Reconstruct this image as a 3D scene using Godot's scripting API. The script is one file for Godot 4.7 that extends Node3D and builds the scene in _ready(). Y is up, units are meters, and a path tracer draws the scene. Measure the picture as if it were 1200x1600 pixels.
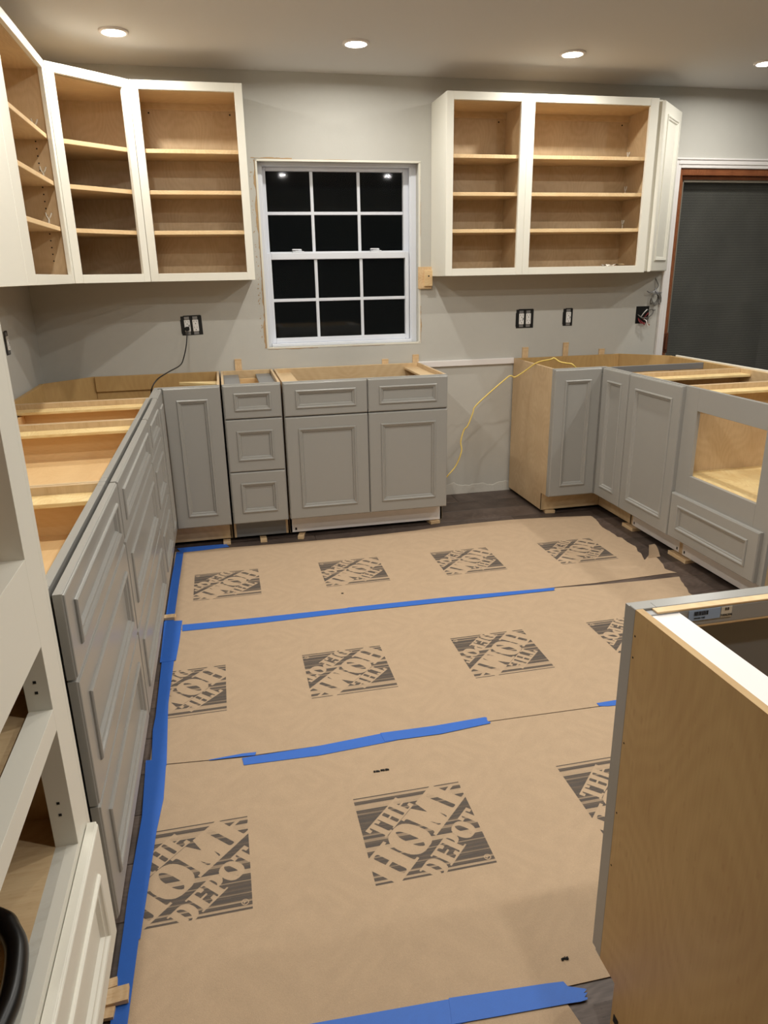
extends Node3D
# A kitchen under renovation at night: grey base cabinets without worktops, white open wall cabinets, kraft paper taped over the floor.

const FLOOR_Y := -0.018
const CEIL_Y := 2.464
var M := {}
var rng := RandomNumberGenerator.new()


func _ready() -> void:
	rng.seed = 7
	# ---- camera
	var cam := Camera3D.new()
	cam.name = "camera"
	cam.fov = 71.03
	cam.near = 0.05
	cam.far = 60.0
	cam.basis = Basis(Vector3(0.97570108, -0.01732248, 0.21842011), Vector3(0.08484285, 0.94897007, -0.3037392), Vector3(-0.20201263, 0.31489005, 0.9273808)).orthonormalized()
	cam.position = Vector3(0.94502, 1.41015, 4.45719)
	add_child(cam)
	# ---- night outside, exposure
	var env := Environment.new()
	env.background_mode = Environment.BG_COLOR
	env.background_color = Color(0.006, 0.0065, 0.008)
	env.tonemap_mode = Environment.TONE_MAPPER_LINEAR
	env.tonemap_exposure = EXPOSURE
	env.sdfgi_enabled = true
	env.ssao_enabled = true
	env.ssil_enabled = true
	var we := WorldEnvironment.new()
	we.name = "environment"
	we.environment = env
	add_child(we)
	materials()
	# ---- the recessed ceiling lights are the only light
	var place := ["above the corner wall cabinet", "in front of the night window", "above the paired open wall cabinets", "by the sliding door"]
	for row in 4:
		for k in 4:
			if row == 3 and k == 0:
				continue
			var p := Vector3([0.594, 1.698, 2.823, 3.965][k] + (0.06 * k if row == 3 else 0.0), CEIL_Y, [0.56, 1.73, 2.85, 3.90][row])
			var lb: String = "small round recessed ceiling light " + place[k] if row == 0 else "small round recessed ceiling light in the row behind the window row"
			recessed_light(p, lb)
	room()
	window_unit()
	sliding_door()
	base_cabinets()
	tall_cabinet()
	peninsula()
	wall_cabinets()
	floor_paper()
	tapes()
	outlets()
	cords()
	shims()
	small_things()


const EXPOSURE := 1.88
const LAMP := 0.42
const LAMP_COLOR := Color(1.0, 0.995, 0.97)


# =====================================================================  helpers
func S(smooth := false) -> SurfaceTool:
	var st := SurfaceTool.new()
	st.begin(Mesh.PRIMITIVE_TRIANGLES)
	st.set_smooth_group(0 if smooth else -1)
	return st


func tri(st: SurfaceTool, a: Vector3, b: Vector3, c: Vector3) -> void:  # counter-clockwise seen from the front
	st.add_vertex(a)
	st.add_vertex(c)
	st.add_vertex(b)


func quad(st: SurfaceTool, a: Vector3, b: Vector3, c: Vector3, d: Vector3) -> void:
	tri(st, a, b, c)
	tri(st, a, c, d)


func box(st: SurfaceTool, lo: Vector3, hi: Vector3, b := 0.001, xf := Transform3D()) -> void:
	b = minf(b, 0.3 * minf(hi.x - lo.x, minf(hi.y - lo.y, hi.z - lo.z)))
	var c := (lo + hi) / 2.0
	var h := (hi - lo) / 2.0
	var V := func(x: float, y: float, z: float) -> Vector3: return xf * (c + Vector3(x, y, z))
	for s in [-1.0, 1.0]:
		var X: float = s * h.x
		var Y: float = s * h.y
		var Z: float = s * h.z
		var fx := [V.call(X, -h.y + b, -h.z + b), V.call(X, h.y - b, -h.z + b), V.call(X, h.y - b, h.z - b), V.call(X, -h.y + b, h.z - b)]
		var fy := [V.call(-h.x + b, Y, -h.z + b), V.call(-h.x + b, Y, h.z - b), V.call(h.x - b, Y, h.z - b), V.call(h.x - b, Y, -h.z + b)]
		var fz := [V.call(-h.x + b, -h.y + b, Z), V.call(h.x - b, -h.y + b, Z), V.call(h.x - b, h.y - b, Z), V.call(-h.x + b, h.y - b, Z)]
		for f in [fx, fy, fz]:
			if s > 0:
				quad(st, f[0], f[1], f[2], f[3])
			else:
				quad(st, f[0], f[3], f[2], f[1])
	if b <= 0.0:
		return
	for s in [-1.0, 1.0]:
		for t in [-1.0, 1.0]:
			var y0: float = s * h.y
			var y1: float = s * (h.y - b)
			var z0: float = t * h.z
			var z1: float = t * (h.z - b)
			ordered(st, V.call(-h.x + b, y0, z1), V.call(h.x - b, y0, z1), V.call(h.x - b, y1, z0), V.call(-h.x + b, y1, z0), xf * c)
			var x0: float = s * h.x
			var x1: float = s * (h.x - b)
			ordered(st, V.call(x0, -h.y + b, z1), V.call(x0, h.y - b, z1), V.call(x1, h.y - b, z0), V.call(x1, -h.y + b, z0), xf * c)
			var w0: float = t * h.y
			var w1: float = t * (h.y - b)
			ordered(st, V.call(x0, w1, -h.z + b), V.call(x0, w1, h.z - b), V.call(x1, w0, h.z - b), V.call(x1, w0, -h.z + b), xf * c)


func ordered(st: SurfaceTool, a: Vector3, b: Vector3, c: Vector3, d: Vector3, inside: Vector3) -> void:
	if (b - a).cross(c - a).dot((a + c) / 2.0 - inside) < 0.0:
		quad(st, a, d, c, b)
	else:
		quad(st, a, b, c, d)


func prism(st: SurfaceTool, poly: Array, y0: float, y1: float) -> void:  # poly: [x, z] pairs
	var p := PackedVector2Array()
	for q in poly:
		p.append(Vector2(q[0], q[1]))
	if Geometry2D.is_polygon_clockwise(p):
		p.reverse()
	var t := Geometry2D.triangulate_polygon(p)
	for i in range(0, t.size(), 3):
		var a := p[t[i]]
		var b := p[t[i + 1]]
		var c := p[t[i + 2]]
		if (b - a).cross(c - a) < 0.0:
			var k := b
			b = c
			c = k
		tri(st, Vector3(a.x, y1, a.y), Vector3(c.x, y1, c.y), Vector3(b.x, y1, b.y))
		tri(st, Vector3(a.x, y0, a.y), Vector3(b.x, y0, b.y), Vector3(c.x, y0, c.y))
	var area := 0.0
	for i in p.size():
		var a := p[i]
		var b := p[(i + 1) % p.size()]
		area += a.cross(b)
	for i in p.size():
		var a := p[i]
		var b := p[(i + 1) % p.size()]
		if area < 0.0:
			quad(st, Vector3(a.x, y0, a.y), Vector3(b.x, y0, b.y), Vector3(b.x, y1, b.y), Vector3(a.x, y1, a.y))
		else:
			quad(st, Vector3(b.x, y0, b.y), Vector3(a.x, y0, a.y), Vector3(a.x, y1, a.y), Vector3(b.x, y1, b.y))


func board(st: SurfaceTool, a: Vector2, b: Vector2, thick: float, y0: float, y1: float) -> void:  # upright board along a line on the plan, thickness to its left
	var d := (b - a).normalized()
	var n := Vector2(-d.y, d.x) * thick
	prism(st, [[a.x, a.y], [b.x, b.y], [b.x + n.x, b.y + n.y], [a.x + n.x, a.y + n.y]], y0, y1)


func tube(st: SurfaceTool, pts: Array, r: float, sides := 8, r_end := -1.0) -> void:
	var n := pts.size()
	var rings := []
	var side := Vector3.ZERO
	for i in n:
		var d: Vector3 = (pts[mini(i + 1, n - 1)] - pts[maxi(i - 1, 0)]).normalized()
		if side == Vector3.ZERO:
			side = d.cross(Vector3.UP if absf(d.y) < 0.9 else Vector3.RIGHT).normalized()
		side = (side - d * side.dot(d)).normalized()
		var up := d.cross(side)
		var rr := r if r_end < 0.0 else lerpf(r, r_end, float(i) / (n - 1))
		var ring := []
		for k in sides:
			var a := TAU * k / sides
			ring.append(pts[i] + (side * cos(a) + up * sin(a)) * rr)
		rings.append(ring)
	for i in n - 1:
		for k in sides:
			var k2 := (k + 1) % sides
			quad(st, rings[i][k], rings[i][k2], rings[i + 1][k2], rings[i + 1][k])
	for k in range(1, sides - 1):
		tri(st, rings[0][0], rings[0][k + 1], rings[0][k])
		tri(st, rings[n - 1][0], rings[n - 1][k], rings[n - 1][k + 1])


func spline(raw: Array, steps := 6) -> Array:
	var out := []
	for i in raw.size() - 1:
		var p0: Vector3 = raw[maxi(i - 1, 0)]
		var p1: Vector3 = raw[i]
		var p2: Vector3 = raw[i + 1]
		var p3: Vector3 = raw[mini(i + 2, raw.size() - 1)]
		for k in steps:
			out.append(p1.cubic_interpolate(p2, p0, p3, float(k) / steps))
	out.append(raw[-1])
	return out


func disc(st: SurfaceTool, c: Vector3, profile: Array, sides := 28) -> void:  # profile: [radius, height] turned about y, outside to the reader's left
	for i in profile.size() - 1:
		for k in sides:
			var a := TAU * k / sides
			var b := TAU * (k + 1) / sides
			var p: Array = profile[i]
			var q: Array = profile[i + 1]
			quad(st, c + Vector3(cos(a) * p[0], p[1], sin(a) * p[0]), c + Vector3(cos(b) * p[0], p[1], sin(b) * p[0]), c + Vector3(cos(b) * q[0], q[1], sin(b) * q[0]), c + Vector3(cos(a) * q[0], q[1], sin(a) * q[0]))


var used := {}


func numbered(called: String) -> String:
	used[called] = used.get(called, 0) + 1
	return called if used[called] == 1 else "%s_%03d" % [called, used[called] - 1]


func obj(called: String, st: SurfaceTool, m: Material, parent: Node3D = null) -> MeshInstance3D:
	st.generate_normals()
	var o := MeshInstance3D.new()
	o.mesh = st.commit()
	o.material_override = m
	if parent == null:
		o.name = numbered(called)
		add_child(o, true)
	else:
		var n := 0
		for c in parent.get_children():
			if str(c.name).begins_with(called):
				n += 1
		o.name = called if n == 0 else "%s_%03d" % [called, n]
		parent.add_child(o, true)
	return o


func tag(o: Node, label: String, category: String, group := "") -> void:
	o.set_meta("label", label)
	o.set_meta("category", category)
	if group:
		o.set_meta("group", group)


func structure(o: Node) -> Node:
	o.set_meta("kind", "structure")
	return o


func thing(called: String, label: String, category: String, at := Vector3.ZERO, turn := 0.0, group := "") -> Node3D:
	var o := Node3D.new()
	o.name = numbered(called)
	add_child(o, true)
	o.position = at
	o.rotation_degrees.y = turn
	if category:
		tag(o, label, category, group)
	return o


func rebase(t: Node3D, p: Vector3) -> void:
	t.position = p
	for c in t.get_children():
		c.position -= p


# =====================================================================  materials
func plain(c: Color, rough: float, spec := 0.5) -> StandardMaterial3D:
	var m := StandardMaterial3D.new()
	m.albedo_color = c
	m.roughness = rough
	m.metallic_specular = spec
	return m


func wood(base: Color, dark: Color, scale: float, upright: bool, seed_: int, figure := 0.5, rough := 0.45) -> StandardMaterial3D:
	var n := FastNoiseLite.new()
	n.seed = seed_
	n.noise_type = FastNoiseLite.TYPE_SIMPLEX_SMOOTH
	n.fractal_type = FastNoiseLite.FRACTAL_NONE
	n.frequency = 1.0
	var half := 192
	var im := Image.create(half * 2, half * 2, false, Image.FORMAT_RGB8)
	for y in half:
		for x in half:
			var u := float(x) / half
			var v := float(y) / half
			var warp := n.get_noise_2d(u * 2.2 + 9.0, v * 1.1) * 0.55
			var ring := sin((u + warp) * 42.0 + n.get_noise_2d(u * 5.0, v * 2.0 + 40.0) * 3.0)
			var fib := n.get_noise_2d(u * 90.0, v * 5.0 + 7.0)
			var blotch := n.get_noise_2d(u * 3.0 + 70.0, v * 2.0)
			var fleck := 1.0 if n.get_noise_2d(u * 60.0 + 30.0, v * 12.0 + 90.0) > 0.80 else 0.0
			var k := clampf(0.38 + 0.16 * figure * ring + 0.22 * fib * figure + 0.3 * blotch * figure + 0.45 * fleck * figure, 0.0, 1.0)
			var c := base.lerp(dark, k)
			for q in [Vector2i(x, y), Vector2i(2 * half - 1 - x, y), Vector2i(x, 2 * half - 1 - y), Vector2i(2 * half - 1 - x, 2 * half - 1 - y)]:
				if upright:
					im.set_pixel(q.x, q.y, c)
				else:
					im.set_pixel(q.y, q.x, c)
	var m := plain(Color.WHITE, rough)
	m.albedo_texture = ImageTexture.create_from_image(im)
	m.uv1_triplanar = true
	m.uv1_scale = Vector3.ONE * scale
	return m


func speckled(base: Color, spread: float, rough: float, scale: float, seed_: int, bump := 0.0) -> StandardMaterial3D:
	var r := RandomNumberGenerator.new()
	r.seed = seed_
	var n := FastNoiseLite.new()
	n.seed = seed_
	n.frequency = 1.0
	var size := 512
	var im := Image.create(size, size, false, Image.FORMAT_RGB8)
	var hm := Image.create(size, size, false, Image.FORMAT_L8)
	for y in size:
		for x in size:
			var ang := TAU * Vector2(float(x) / size, float(y) / size)
			var big := n.get_noise_3d(cos(ang.x) * 1.3 + 4.0, sin(ang.x) * 1.3 + cos(ang.y) * 1.3, sin(ang.y) * 1.3)
			var fine := r.randf_range(-1.0, 1.0)
			var k := 1.0 + spread * (0.6 * fine + 0.5 * big)
			if spread > 0.03 and r.randf() < 0.0012:
				k *= 0.8 if r.randf() < 0.6 else 1.2
			im.set_pixel(x, y, Color(base.r * k, base.g * k, base.b * k).clamp())
			var hv := clampf(0.5 + 0.25 * fine + 0.3 * big, 0.0, 1.0)
			hm.set_pixel(x, y, Color(hv, hv, hv))
	var m := plain(Color.WHITE, rough)
	m.albedo_texture = ImageTexture.create_from_image(im)
	m.uv1_triplanar = true
	m.uv1_world_triplanar = true
	m.uv1_scale = Vector3.ONE * scale
	if bump > 0.0:
		m.heightmap_enabled = true
		m.heightmap_texture = ImageTexture.create_from_image(hm)
		m.heightmap_scale = bump
	return m


func materials() -> void:
	M.wall = speckled(Color(0.765, 0.755, 0.725), 0.012, 0.85, 1.6, 3, 0.05)
	M.ceiling = plain(Color(0.83, 0.825, 0.82), 0.9)
	M.plaster = speckled(Color(0.80, 0.785, 0.75), 0.03, 0.9, 2.0, 5, 0.25)
	M.white = plain(Color(0.915, 0.90, 0.85), 0.45)
	M.trim = plain(Color(0.93, 0.91, 0.90), 0.38)
	M.vinyl = plain(Color(0.90, 0.91, 0.94), 0.35)
	M.grey = plain(Color(0.61, 0.60, 0.58), 0.28)
	M.grey_edge = plain(Color(0.66, 0.66, 0.66), 0.4)
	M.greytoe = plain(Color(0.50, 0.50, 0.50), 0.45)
	M.maple = wood(Color(0.83, 0.73, 0.585), Color(0.72, 0.60, 0.45), 1.1, true, 11, 0.6)
	M.maple_flat = wood(Color(0.85, 0.75, 0.59), Color(0.75, 0.62, 0.46), 1.1, false, 12, 0.6)
	M.maple_side = wood(Color(0.80, 0.67, 0.455), Color(0.68, 0.53, 0.33), 0.9, true, 13, 0.45)
	M.edge = wood(Color(0.93, 0.82, 0.64), Color(0.86, 0.70, 0.50), 2.0, false, 14, 0.7)
	M.ply = wood(Color(0.92, 0.83, 0.62), Color(0.82, 0.68, 0.45), 1.6, false, 15, 0.9)
	M.drawer = wood(Color(0.90, 0.77, 0.58), Color(0.83, 0.67, 0.46), 1.3, false, 16, 0.4)
	M.pine = wood(Color(0.91, 0.80, 0.64), Color(0.80, 0.65, 0.47), 3.0, true, 17, 0.9, 0.7)
	M.cherry = wood(Color(0.60, 0.37, 0.23), Color(0.44, 0.24, 0.14), 2.0, true, 18, 0.9, 0.35)
	M.cherry_flat = wood(Color(0.58, 0.36, 0.23), Color(0.43, 0.24, 0.14), 2.0, false, 18, 0.9, 0.35)
	M.dark_wood = plain(Color(0.36, 0.20, 0.12), 0.35)
	M.paper = speckled(Color(0.71, 0.61, 0.50), 0.06, 0.9, 2.2, 21, 0.05)
	M.tape = speckled(Color(0.17, 0.40, 0.76), 0.04, 0.55, 3.0, 22)
	for k in 4:
		var f: float = [0.92, 1.0, 1.1, 0.85][k]
		M["plank%d" % k] = wood(Color(0.37 * f, 0.315 * f, 0.285 * f), Color(0.25 * f, 0.205 * f, 0.18 * f), 1.4, false, 30 + k, 1.2, 0.5)
	M.black = plain(Color(0.025, 0.025, 0.028), 0.45)
	M.dark = plain(Color(0.06, 0.045, 0.035), 0.8)
	M.yellow = plain(Color(0.84, 0.73, 0.38), 0.45)
	M.cable = plain(Color(0.05, 0.045, 0.045), 0.4)
	M.hose = plain(Color(0.03, 0.03, 0.033), 0.3)
	M.receptacle = plain(Color(0.94, 0.93, 0.92), 0.3)
	M.steel = plain(Color(0.62, 0.62, 0.63), 0.35)
	M.steel.metallic = 0.8
	M.copper = plain(Color(0.75, 0.45, 0.28), 0.35)
	M.copper.metallic = 0.7
	M.red = plain(Color(0.50, 0.12, 0.14), 0.5)
	M.sheath = plain(Color(0.42, 0.41, 0.39), 0.5)
	M.torn = speckled(Color(0.72, 0.60, 0.45), 0.14, 0.95, 9.0, 24)
	M.clip = plain(Color(0.95, 0.93, 0.88), 0.2)
	M.label_blue = plain(Color(0.66, 0.76, 0.90), 0.5)
	M.label_white = plain(Color(0.93, 0.90, 0.84), 0.5)
	M.ink = plain(Color(0.06, 0.06, 0.09), 0.6)
	M.glass = plain(Color(0.55, 0.6, 0.6, 0.015), 0.03)
	M.glass.transparency = BaseMaterial3D.TRANSPARENCY_ALPHA
	M.night = plain(Color(0.02, 0.02, 0.022), 0.9)
	M.gasket = plain(Color(0.50, 0.47, 0.42), 0.6)
	M.lens = plain(Color(1, 1, 1), 0.5)
	M.lens.emission_enabled = true
	M.lens.emission = Color(1.0, 0.96, 0.88)
	M.lens.emission_energy_multiplier = 14.0
	M.screen = screen_material()
	M.logo = logo_material(false)


func screen_material() -> StandardMaterial3D:
	var im := Image.create(256, 512, false, Image.FORMAT_RGB8)
	var n := FastNoiseLite.new()
	n.seed = 77
	n.frequency = 1.0
	for y in 512:
		for x in 256:
			var u := x / 256.0
			var v := y / 512.0
			var line := 0.5 + 0.5 * sin(v * TAU * 72.0)
			var k := 0.25 + 0.06 * line + 0.05 * n.get_noise_2d(u * 3.0, v * 2.0)
			im.set_pixel(x, y, Color(k, k * 0.99, k * 0.92))
	var m := plain(Color.WHITE, 0.85)
	m.albedo_texture = ImageTexture.create_from_image(im)
	m.uv1_triplanar = true
	m.uv1_scale = Vector3.ONE * 0.85
	return m


func raster_text(mask: PackedByteArray, size: int, text: String, centre: Vector2, length: float, cap: float) -> void:
	# the outline of the lettering, laid along a rising diagonal of the unit square
	var tm := TextMesh.new()
	var f := SystemFont.new()
	f.font_names = PackedStringArray(["Droid Serif"])
	f.font_weight = 700
	tm.font = f
	tm.text = text
	tm.depth = 0.0
	tm.font_size = 64
	tm.pixel_size = 0.01
	tm.curve_step = 2.0
	var arr := tm.get_mesh_arrays() if tm.get_surface_count() == 0 else tm.surface_get_arrays(0)
	var v: PackedVector3Array = arr[Mesh.ARRAY_VERTEX]
	var idx = arr[Mesh.ARRAY_INDEX]
	var lo := Vector2(1e9, 1e9)
	var hi := -lo
	for p in v:
		lo = lo.min(Vector2(p.x, p.y))
		hi = hi.max(Vector2(p.x, p.y))
	var along := Vector2(1, -1).normalized()
	var up := Vector2(-1, -1).normalized()
	var q := PackedVector2Array()
	for p in v:
		var a := (p.x - (lo.x + hi.x) / 2.0) / (hi.x - lo.x) * length
		var b := (p.y - (lo.y + hi.y) / 2.0) / (hi.y - lo.y) * cap
		q.append((centre + along * a + up * b) * size)
	var count: int = idx.size() if idx != null else v.size()
	for i in range(0, count, 3):
		var a := q[idx[i] if idx != null else i]
		var b := q[idx[i + 1] if idx != null else i + 1]
		var c := q[idx[i + 2] if idx != null else i + 2]
		for y in range(maxi(0, int(minf(a.y, minf(b.y, c.y)))), mini(size - 1, int(maxf(a.y, maxf(b.y, c.y))) + 1) + 1):
			for x in range(maxi(0, int(minf(a.x, minf(b.x, c.x)))), mini(size - 1, int(maxf(a.x, maxf(b.x, c.x))) + 1) + 1):
				var p := Vector2(x + 0.5, y + 0.5)
				var s0 := (b - a).cross(p - a)
				var s1 := (c - b).cross(p - b)
				var s2 := (a - c).cross(p - c)
				if (s0 >= 0 and s1 >= 0 and s2 >= 0) or (s0 <= 0 and s1 <= 0 and s2 <= 0):
					mask[y * size + x] = 1


func fatten(mask: PackedByteArray, size: int, r: int) -> PackedByteArray:  # widen the letters, as heavy stencil lettering has them
	var out := mask.duplicate()
	for y in size:
		for x in size:
			if mask[y * size + x] == 0:
				continue
			for k in range(-r, r + 1):
				var q := clampi(x + k, 0, size - 1)
				var p := clampi(y - k, 0, size - 1)
				out[p * size + q] = 1
	return out


func logo_material(_flip: bool) -> StandardMaterial3D:
	var size := 400
	var mask := PackedByteArray()
	mask.resize(size * size)
	raster_text(mask, size, "HOME", Vector2(0.495, 0.475), 1.26, 0.355)
	mask = fatten(mask, size, 7)
	var small := PackedByteArray()
	small.resize(size * size)
	raster_text(small, size, "THE", Vector2(0.275, 0.305), 0.48, 0.19)
	raster_text(small, size, "DEPOT", Vector2(0.735, 0.71), 0.82, 0.20)
	small = fatten(small, size, 3)
	for i in size * size:
		mask[i] = mask[i] | small[i]
	# the registered mark in its corner: a small ring with an R
	var r := RandomNumberGenerator.new()
	r.seed = 5
	var n := FastNoiseLite.new()
	n.seed = 9
	n.frequency = 1.0
	var im := Image.create(size, size, false, Image.FORMAT_RGBA8)
	for y in size:
		var v := float(y) / size
		var ink := 0.74 + 0.22 * n.get_noise_2d(v * 26.0, 3.0) + 0.16 * n.get_noise_2d(v * 90.0, 8.0)
		for band in [[0.012, 0.045, 0.05], [0.085, 0.155, 0.05], [0.195, 0.215, 0.35], [0.455, 0.475, 0.3], [0.505, 0.54, 0.25], [0.60, 0.65, 0.05], [0.71, 0.725, 0.3], [0.83, 0.845, 0.35], [0.905, 0.925, 0.2], [0.955, 0.98, 0.1]]:
			if v > band[0] and v < band[1]:
				ink = minf(ink, band[2] + 0.25 * n.get_noise_2d(v * 200.0, 1.0))
		for x in size:
			var u := float(x) / size
			var a := ink + 0.10 * n.get_noise_2d(u * 4.0, v * 60.0)
			var hit := mask[y * size + x] == 1
			var d := Vector2(u - 0.945, v - 0.925).length()
			if d < 0.030 and d > 0.021:
				hit = true
			if absf(u - 0.938) < 0.004 and absf(v - 0.925) < 0.013 or absf(Vector2(u - 0.945, v - 0.920).length() - 0.007) < 0.003:
				hit = true
			a = 0.0 if hit else clampf(a, 0.0, 0.9)
			im.set_pixel(x, y, Color(0.335, 0.305, 0.285, a))
	var m := plain(Color.WHITE, 0.85)
	m.albedo_texture = ImageTexture.create_from_image(im)
	m.transparency = BaseMaterial3D.TRANSPARENCY_ALPHA
	m.texture_repeat = false
	return m


# =====================================================================  lights
func recessed_light(p: Vector3, label: String) -> void:
	var t := thing("recessed_light", label, "ceiling light", p, 0.0, "recessed ceiling lights")
	var st := S(true)
	disc(st, Vector3.ZERO, [[0.066, 0.0], [0.066, -0.006], [0.062, -0.009], [0.053, -0.0095], [0.049, -0.008], [0.048, 0.0]])
	obj("trim_ring", st, M.trim, t)
	st = S(true)
	disc(st, Vector3.ZERO, [[0.048, -0.002], [0.03, -0.0023], [0.0005, -0.0025]])
	obj("lens", st, M.lens, t)
	var l := AreaLight3D.new()
	l.name = "lamp"
	l.area_size = Vector2(0.05, 0.05)
	l.light_energy = LAMP
	l.light_color = LAMP_COLOR
	l.shadow_enabled = true
	l.set("area_range", 14.0)
	l.set("area_attenuation", 2.0)
	l.position = Vector3(0, -0.0045, 0)
	l.rotation_degrees.x = -90.0
	t.add_child(l)


# =====================================================================  room
func room() -> void:
	var wx0 := -0.06
	var wx1 := 6.2
	var z1 := 9.5
	var st := S()
	box(st, Vector3(wx0 - 0.15, FLOOR_Y - 0.17, -0.21), Vector3(wx1 + 0.15, FLOOR_Y - 0.012, z1 + 0.15), 0.0)
	var fl := obj("floor", st, M.night)
	structure(fl)
	# planks of the dark floor, laid along the window wall
	var shared := {}
	var row := 0
	var z := 0.0
	while z < 4.6:
		var x: float = wx0 - [0.0, 0.7, 0.3, 1.0][row % 4]
		while x < 4.9:
			var xa := maxf(x, wx0)
			var xb := minf(x + 1.22, 5.0)
			if xb - xa > 0.05:
				var key := "%.2f" % (xb - xa)
				if not shared.has(key):
					var s2 := S()
					box(s2, Vector3(0.0006, -0.012, 0.0006), Vector3(xb - xa - 0.0006, 0.0, 0.1794), 0.0015)
					s2.generate_normals()
					shared[key] = s2.commit()
				var o := MeshInstance3D.new()
				o.mesh = shared[key]
				o.material_override = M["plank%d" % rng.randi_range(0, 3)]
				o.position = Vector3(xa, FLOOR_Y, z)
				o.name = "plank" if fl.get_child_count() == 0 else "plank_%03d" % fl.get_child_count()
				fl.add_child(o, true)
			x += 1.22
		z += 0.18
		row += 1
	st = S()
	box(st, Vector3(wx0 - 0.15, FLOOR_Y - 0.02, 4.68), Vector3(wx1 + 0.15, FLOOR_Y, z1 + 0.15), 0.0)
	box(st, Vector3(5.0, FLOOR_Y - 0.02, -0.02), Vector3(wx1 + 0.15, FLOOR_Y, 4.68), 0.0)
	obj("far_floor", st, M.plank1, fl)
	# ceiling
	st = S()
	box(st, Vector3(wx0 - 0.15, CEIL_Y, -0.21), Vector3(wx1 + 0.15, CEIL_Y + 0.15, z1 + 0.15), 0.0)
	structure(obj("ceiling", st, M.ceiling))
	# window wall with its two openings
	st = S()
	var wl := 1.222
	var wr := 2.165
	var wb := 0.998
	var wt := 2.025
	var dl := 3.873
	var dr := 5.72
	var dt := 2.012
	for r in [[wx0, wl, FLOOR_Y, CEIL_Y], [wl, wr, FLOOR_Y, wb], [wl, wr, wt, CEIL_Y], [wr, dl, FLOOR_Y, CEIL_Y], [dl, dr, dt, CEIL_Y], [dr, wx1, FLOOR_Y, CEIL_Y]]:
		box(st, Vector3(r[0], r[2] - (0.012 if r[2] == FLOOR_Y else 0.0), -0.20), Vector3(r[1], r[3], 0.0), 0.0)
	var wall := obj("wall_back", st, M.wall)
	structure(wall)
	# torn drywall paper round the window opening
	st = S()
	ragged(st, Vector2(wl - 0.008, wt + 0.002), Vector2(wl - 0.008, wb), -0.013, 0.0022)
	ragged(st, Vector2(wl - 0.028, wt + 0.010), Vector2(wl + 0.20, wt + 0.006), 0.007, 0.0022)
	ragged(st, Vector2(wl + 0.20, wt + 0.006), Vector2(wl + 0.55, wt + 0.006), 0.002, 0.0022)
	ragged(st, Vector2(wr + 0.005, wb + 0.22), Vector2(wr + 0.005, wb), 0.009, 0.002)
	ragged(st, Vector2(wr + 0.005, wb + 0.95), Vector2(wr + 0.005, wb + 0.62), 0.003, 0.002)
	ragged(st, Vector2(wl, wb - 0.005), Vector2(wl + 0.30, wb - 0.005), -0.006, 0.002)
	ragged(st, Vector2(wl + 0.42, wb - 0.005), Vector2(wl + 0.72, wb - 0.005), -0.003, 0.002)
	for i in 46:  # crumbs of torn paper beside the long tear
		var cy := lerpf(wb + 0.05, wt - 0.01, rng.randf())
		var cx := wl - 0.024 - 0.016 * rng.randf()
		var r0 := rng.randf_range(0.001, 0.0028)
		ordered(st, Vector3(cx - r0, cy - r0 * 1.6, 0.0012), Vector3(cx + r0, cy - r0, 0.0012), Vector3(cx + r0 * 0.7, cy + r0 * 1.8, 0.0012), Vector3(cx - r0, cy + r0, 0.0012), Vector3(cx, cy, -1.0))
	obj("torn_drywall_edge", st, M.torn, wall)
	st = S()
	box(st, Vector3(wl - 0.006, wb - 0.003, -0.02), Vector3(wl + 0.004, wt + 0.004, 0.0016), 0.0)
	box(st, Vector3(wl - 0.006, wt - 0.004, -0.02), Vector3(wr + 0.008, wt + 0.006, 0.0016), 0.0)
	box(st, Vector3(wr - 0.004, wb - 0.006, -0.02), Vector3(wr + 0.006, wt, 0.0016), 0.0)
	box(st, Vector3(wl, wb - 0.006, -0.02), Vector3(wr, wb + 0.004, 0.0016), 0.0)
	obj("corner_bead", st, M.white, wall)
	# rough joint compound low on the wall where the dishwasher will stand
	st = S()
	var edge := []
	var jn := FastNoiseLite.new()
	jn.seed = 4
	jn.frequency = 5.0
	for i in 41:
		edge.append(Vector2(2.16 + 0.645 * i / 40.0, 0.040 + 0.035 * jn.get_noise_1d(i / 40.0) + 0.003 * rng.randf()))
	for i in 40:
		var a: Vector2 = edge[i]
		var b: Vector2 = edge[i + 1]
		quad(st, Vector3(a.x, FLOOR_Y, 0.005), Vector3(b.x, FLOOR_Y, 0.005), Vector3(b.x, b.y, 0.002), Vector3(a.x, a.y, 0.002))
		quad(st, Vector3(a.x, a.y, 0.002), Vector3(b.x, b.y, 0.002), Vector3(b.x, b.y + 0.002, 0.0), Vector3(a.x, a.y + 0.002, 0.0))
	obj("joint_compound", st, M.plaster, wall)
	st = S()
	box(st, Vector3(wx0 - 0.15, FLOOR_Y - 0.012, -0.20), Vector3(wx0, CEIL_Y, z1 + 0.15), 0.0)
	structure(obj("wall_left", st, M.wall))
	st = S()
	box(st, Vector3(wx1, FLOOR_Y - 0.012, -0.20), Vector3(wx1 + 0.15, CEIL_Y, z1 + 0.15), 0.0)
	structure(obj("wall_right", st, M.wall))
	st = S()
	box(st, Vector3(wx0, FLOOR_Y - 0.012, z1), Vector3(wx1, CEIL_Y, z1 + 0.15), 0.0)
	box(st, Vector3(wx0, FLOOR_Y - 0.012, 5.5), Vector3(0.6, CEIL_Y, 5.65), 0.0)
	box(st, Vector3(5.3, FLOOR_Y - 0.012, 5.5), Vector3(wx1, CEIL_Y, 5.65), 0.0)
	box(st, Vector3(0.6, 2.16, 5.5), Vector3(5.3, CEIL_Y, 5.65), 0.0)
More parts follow.
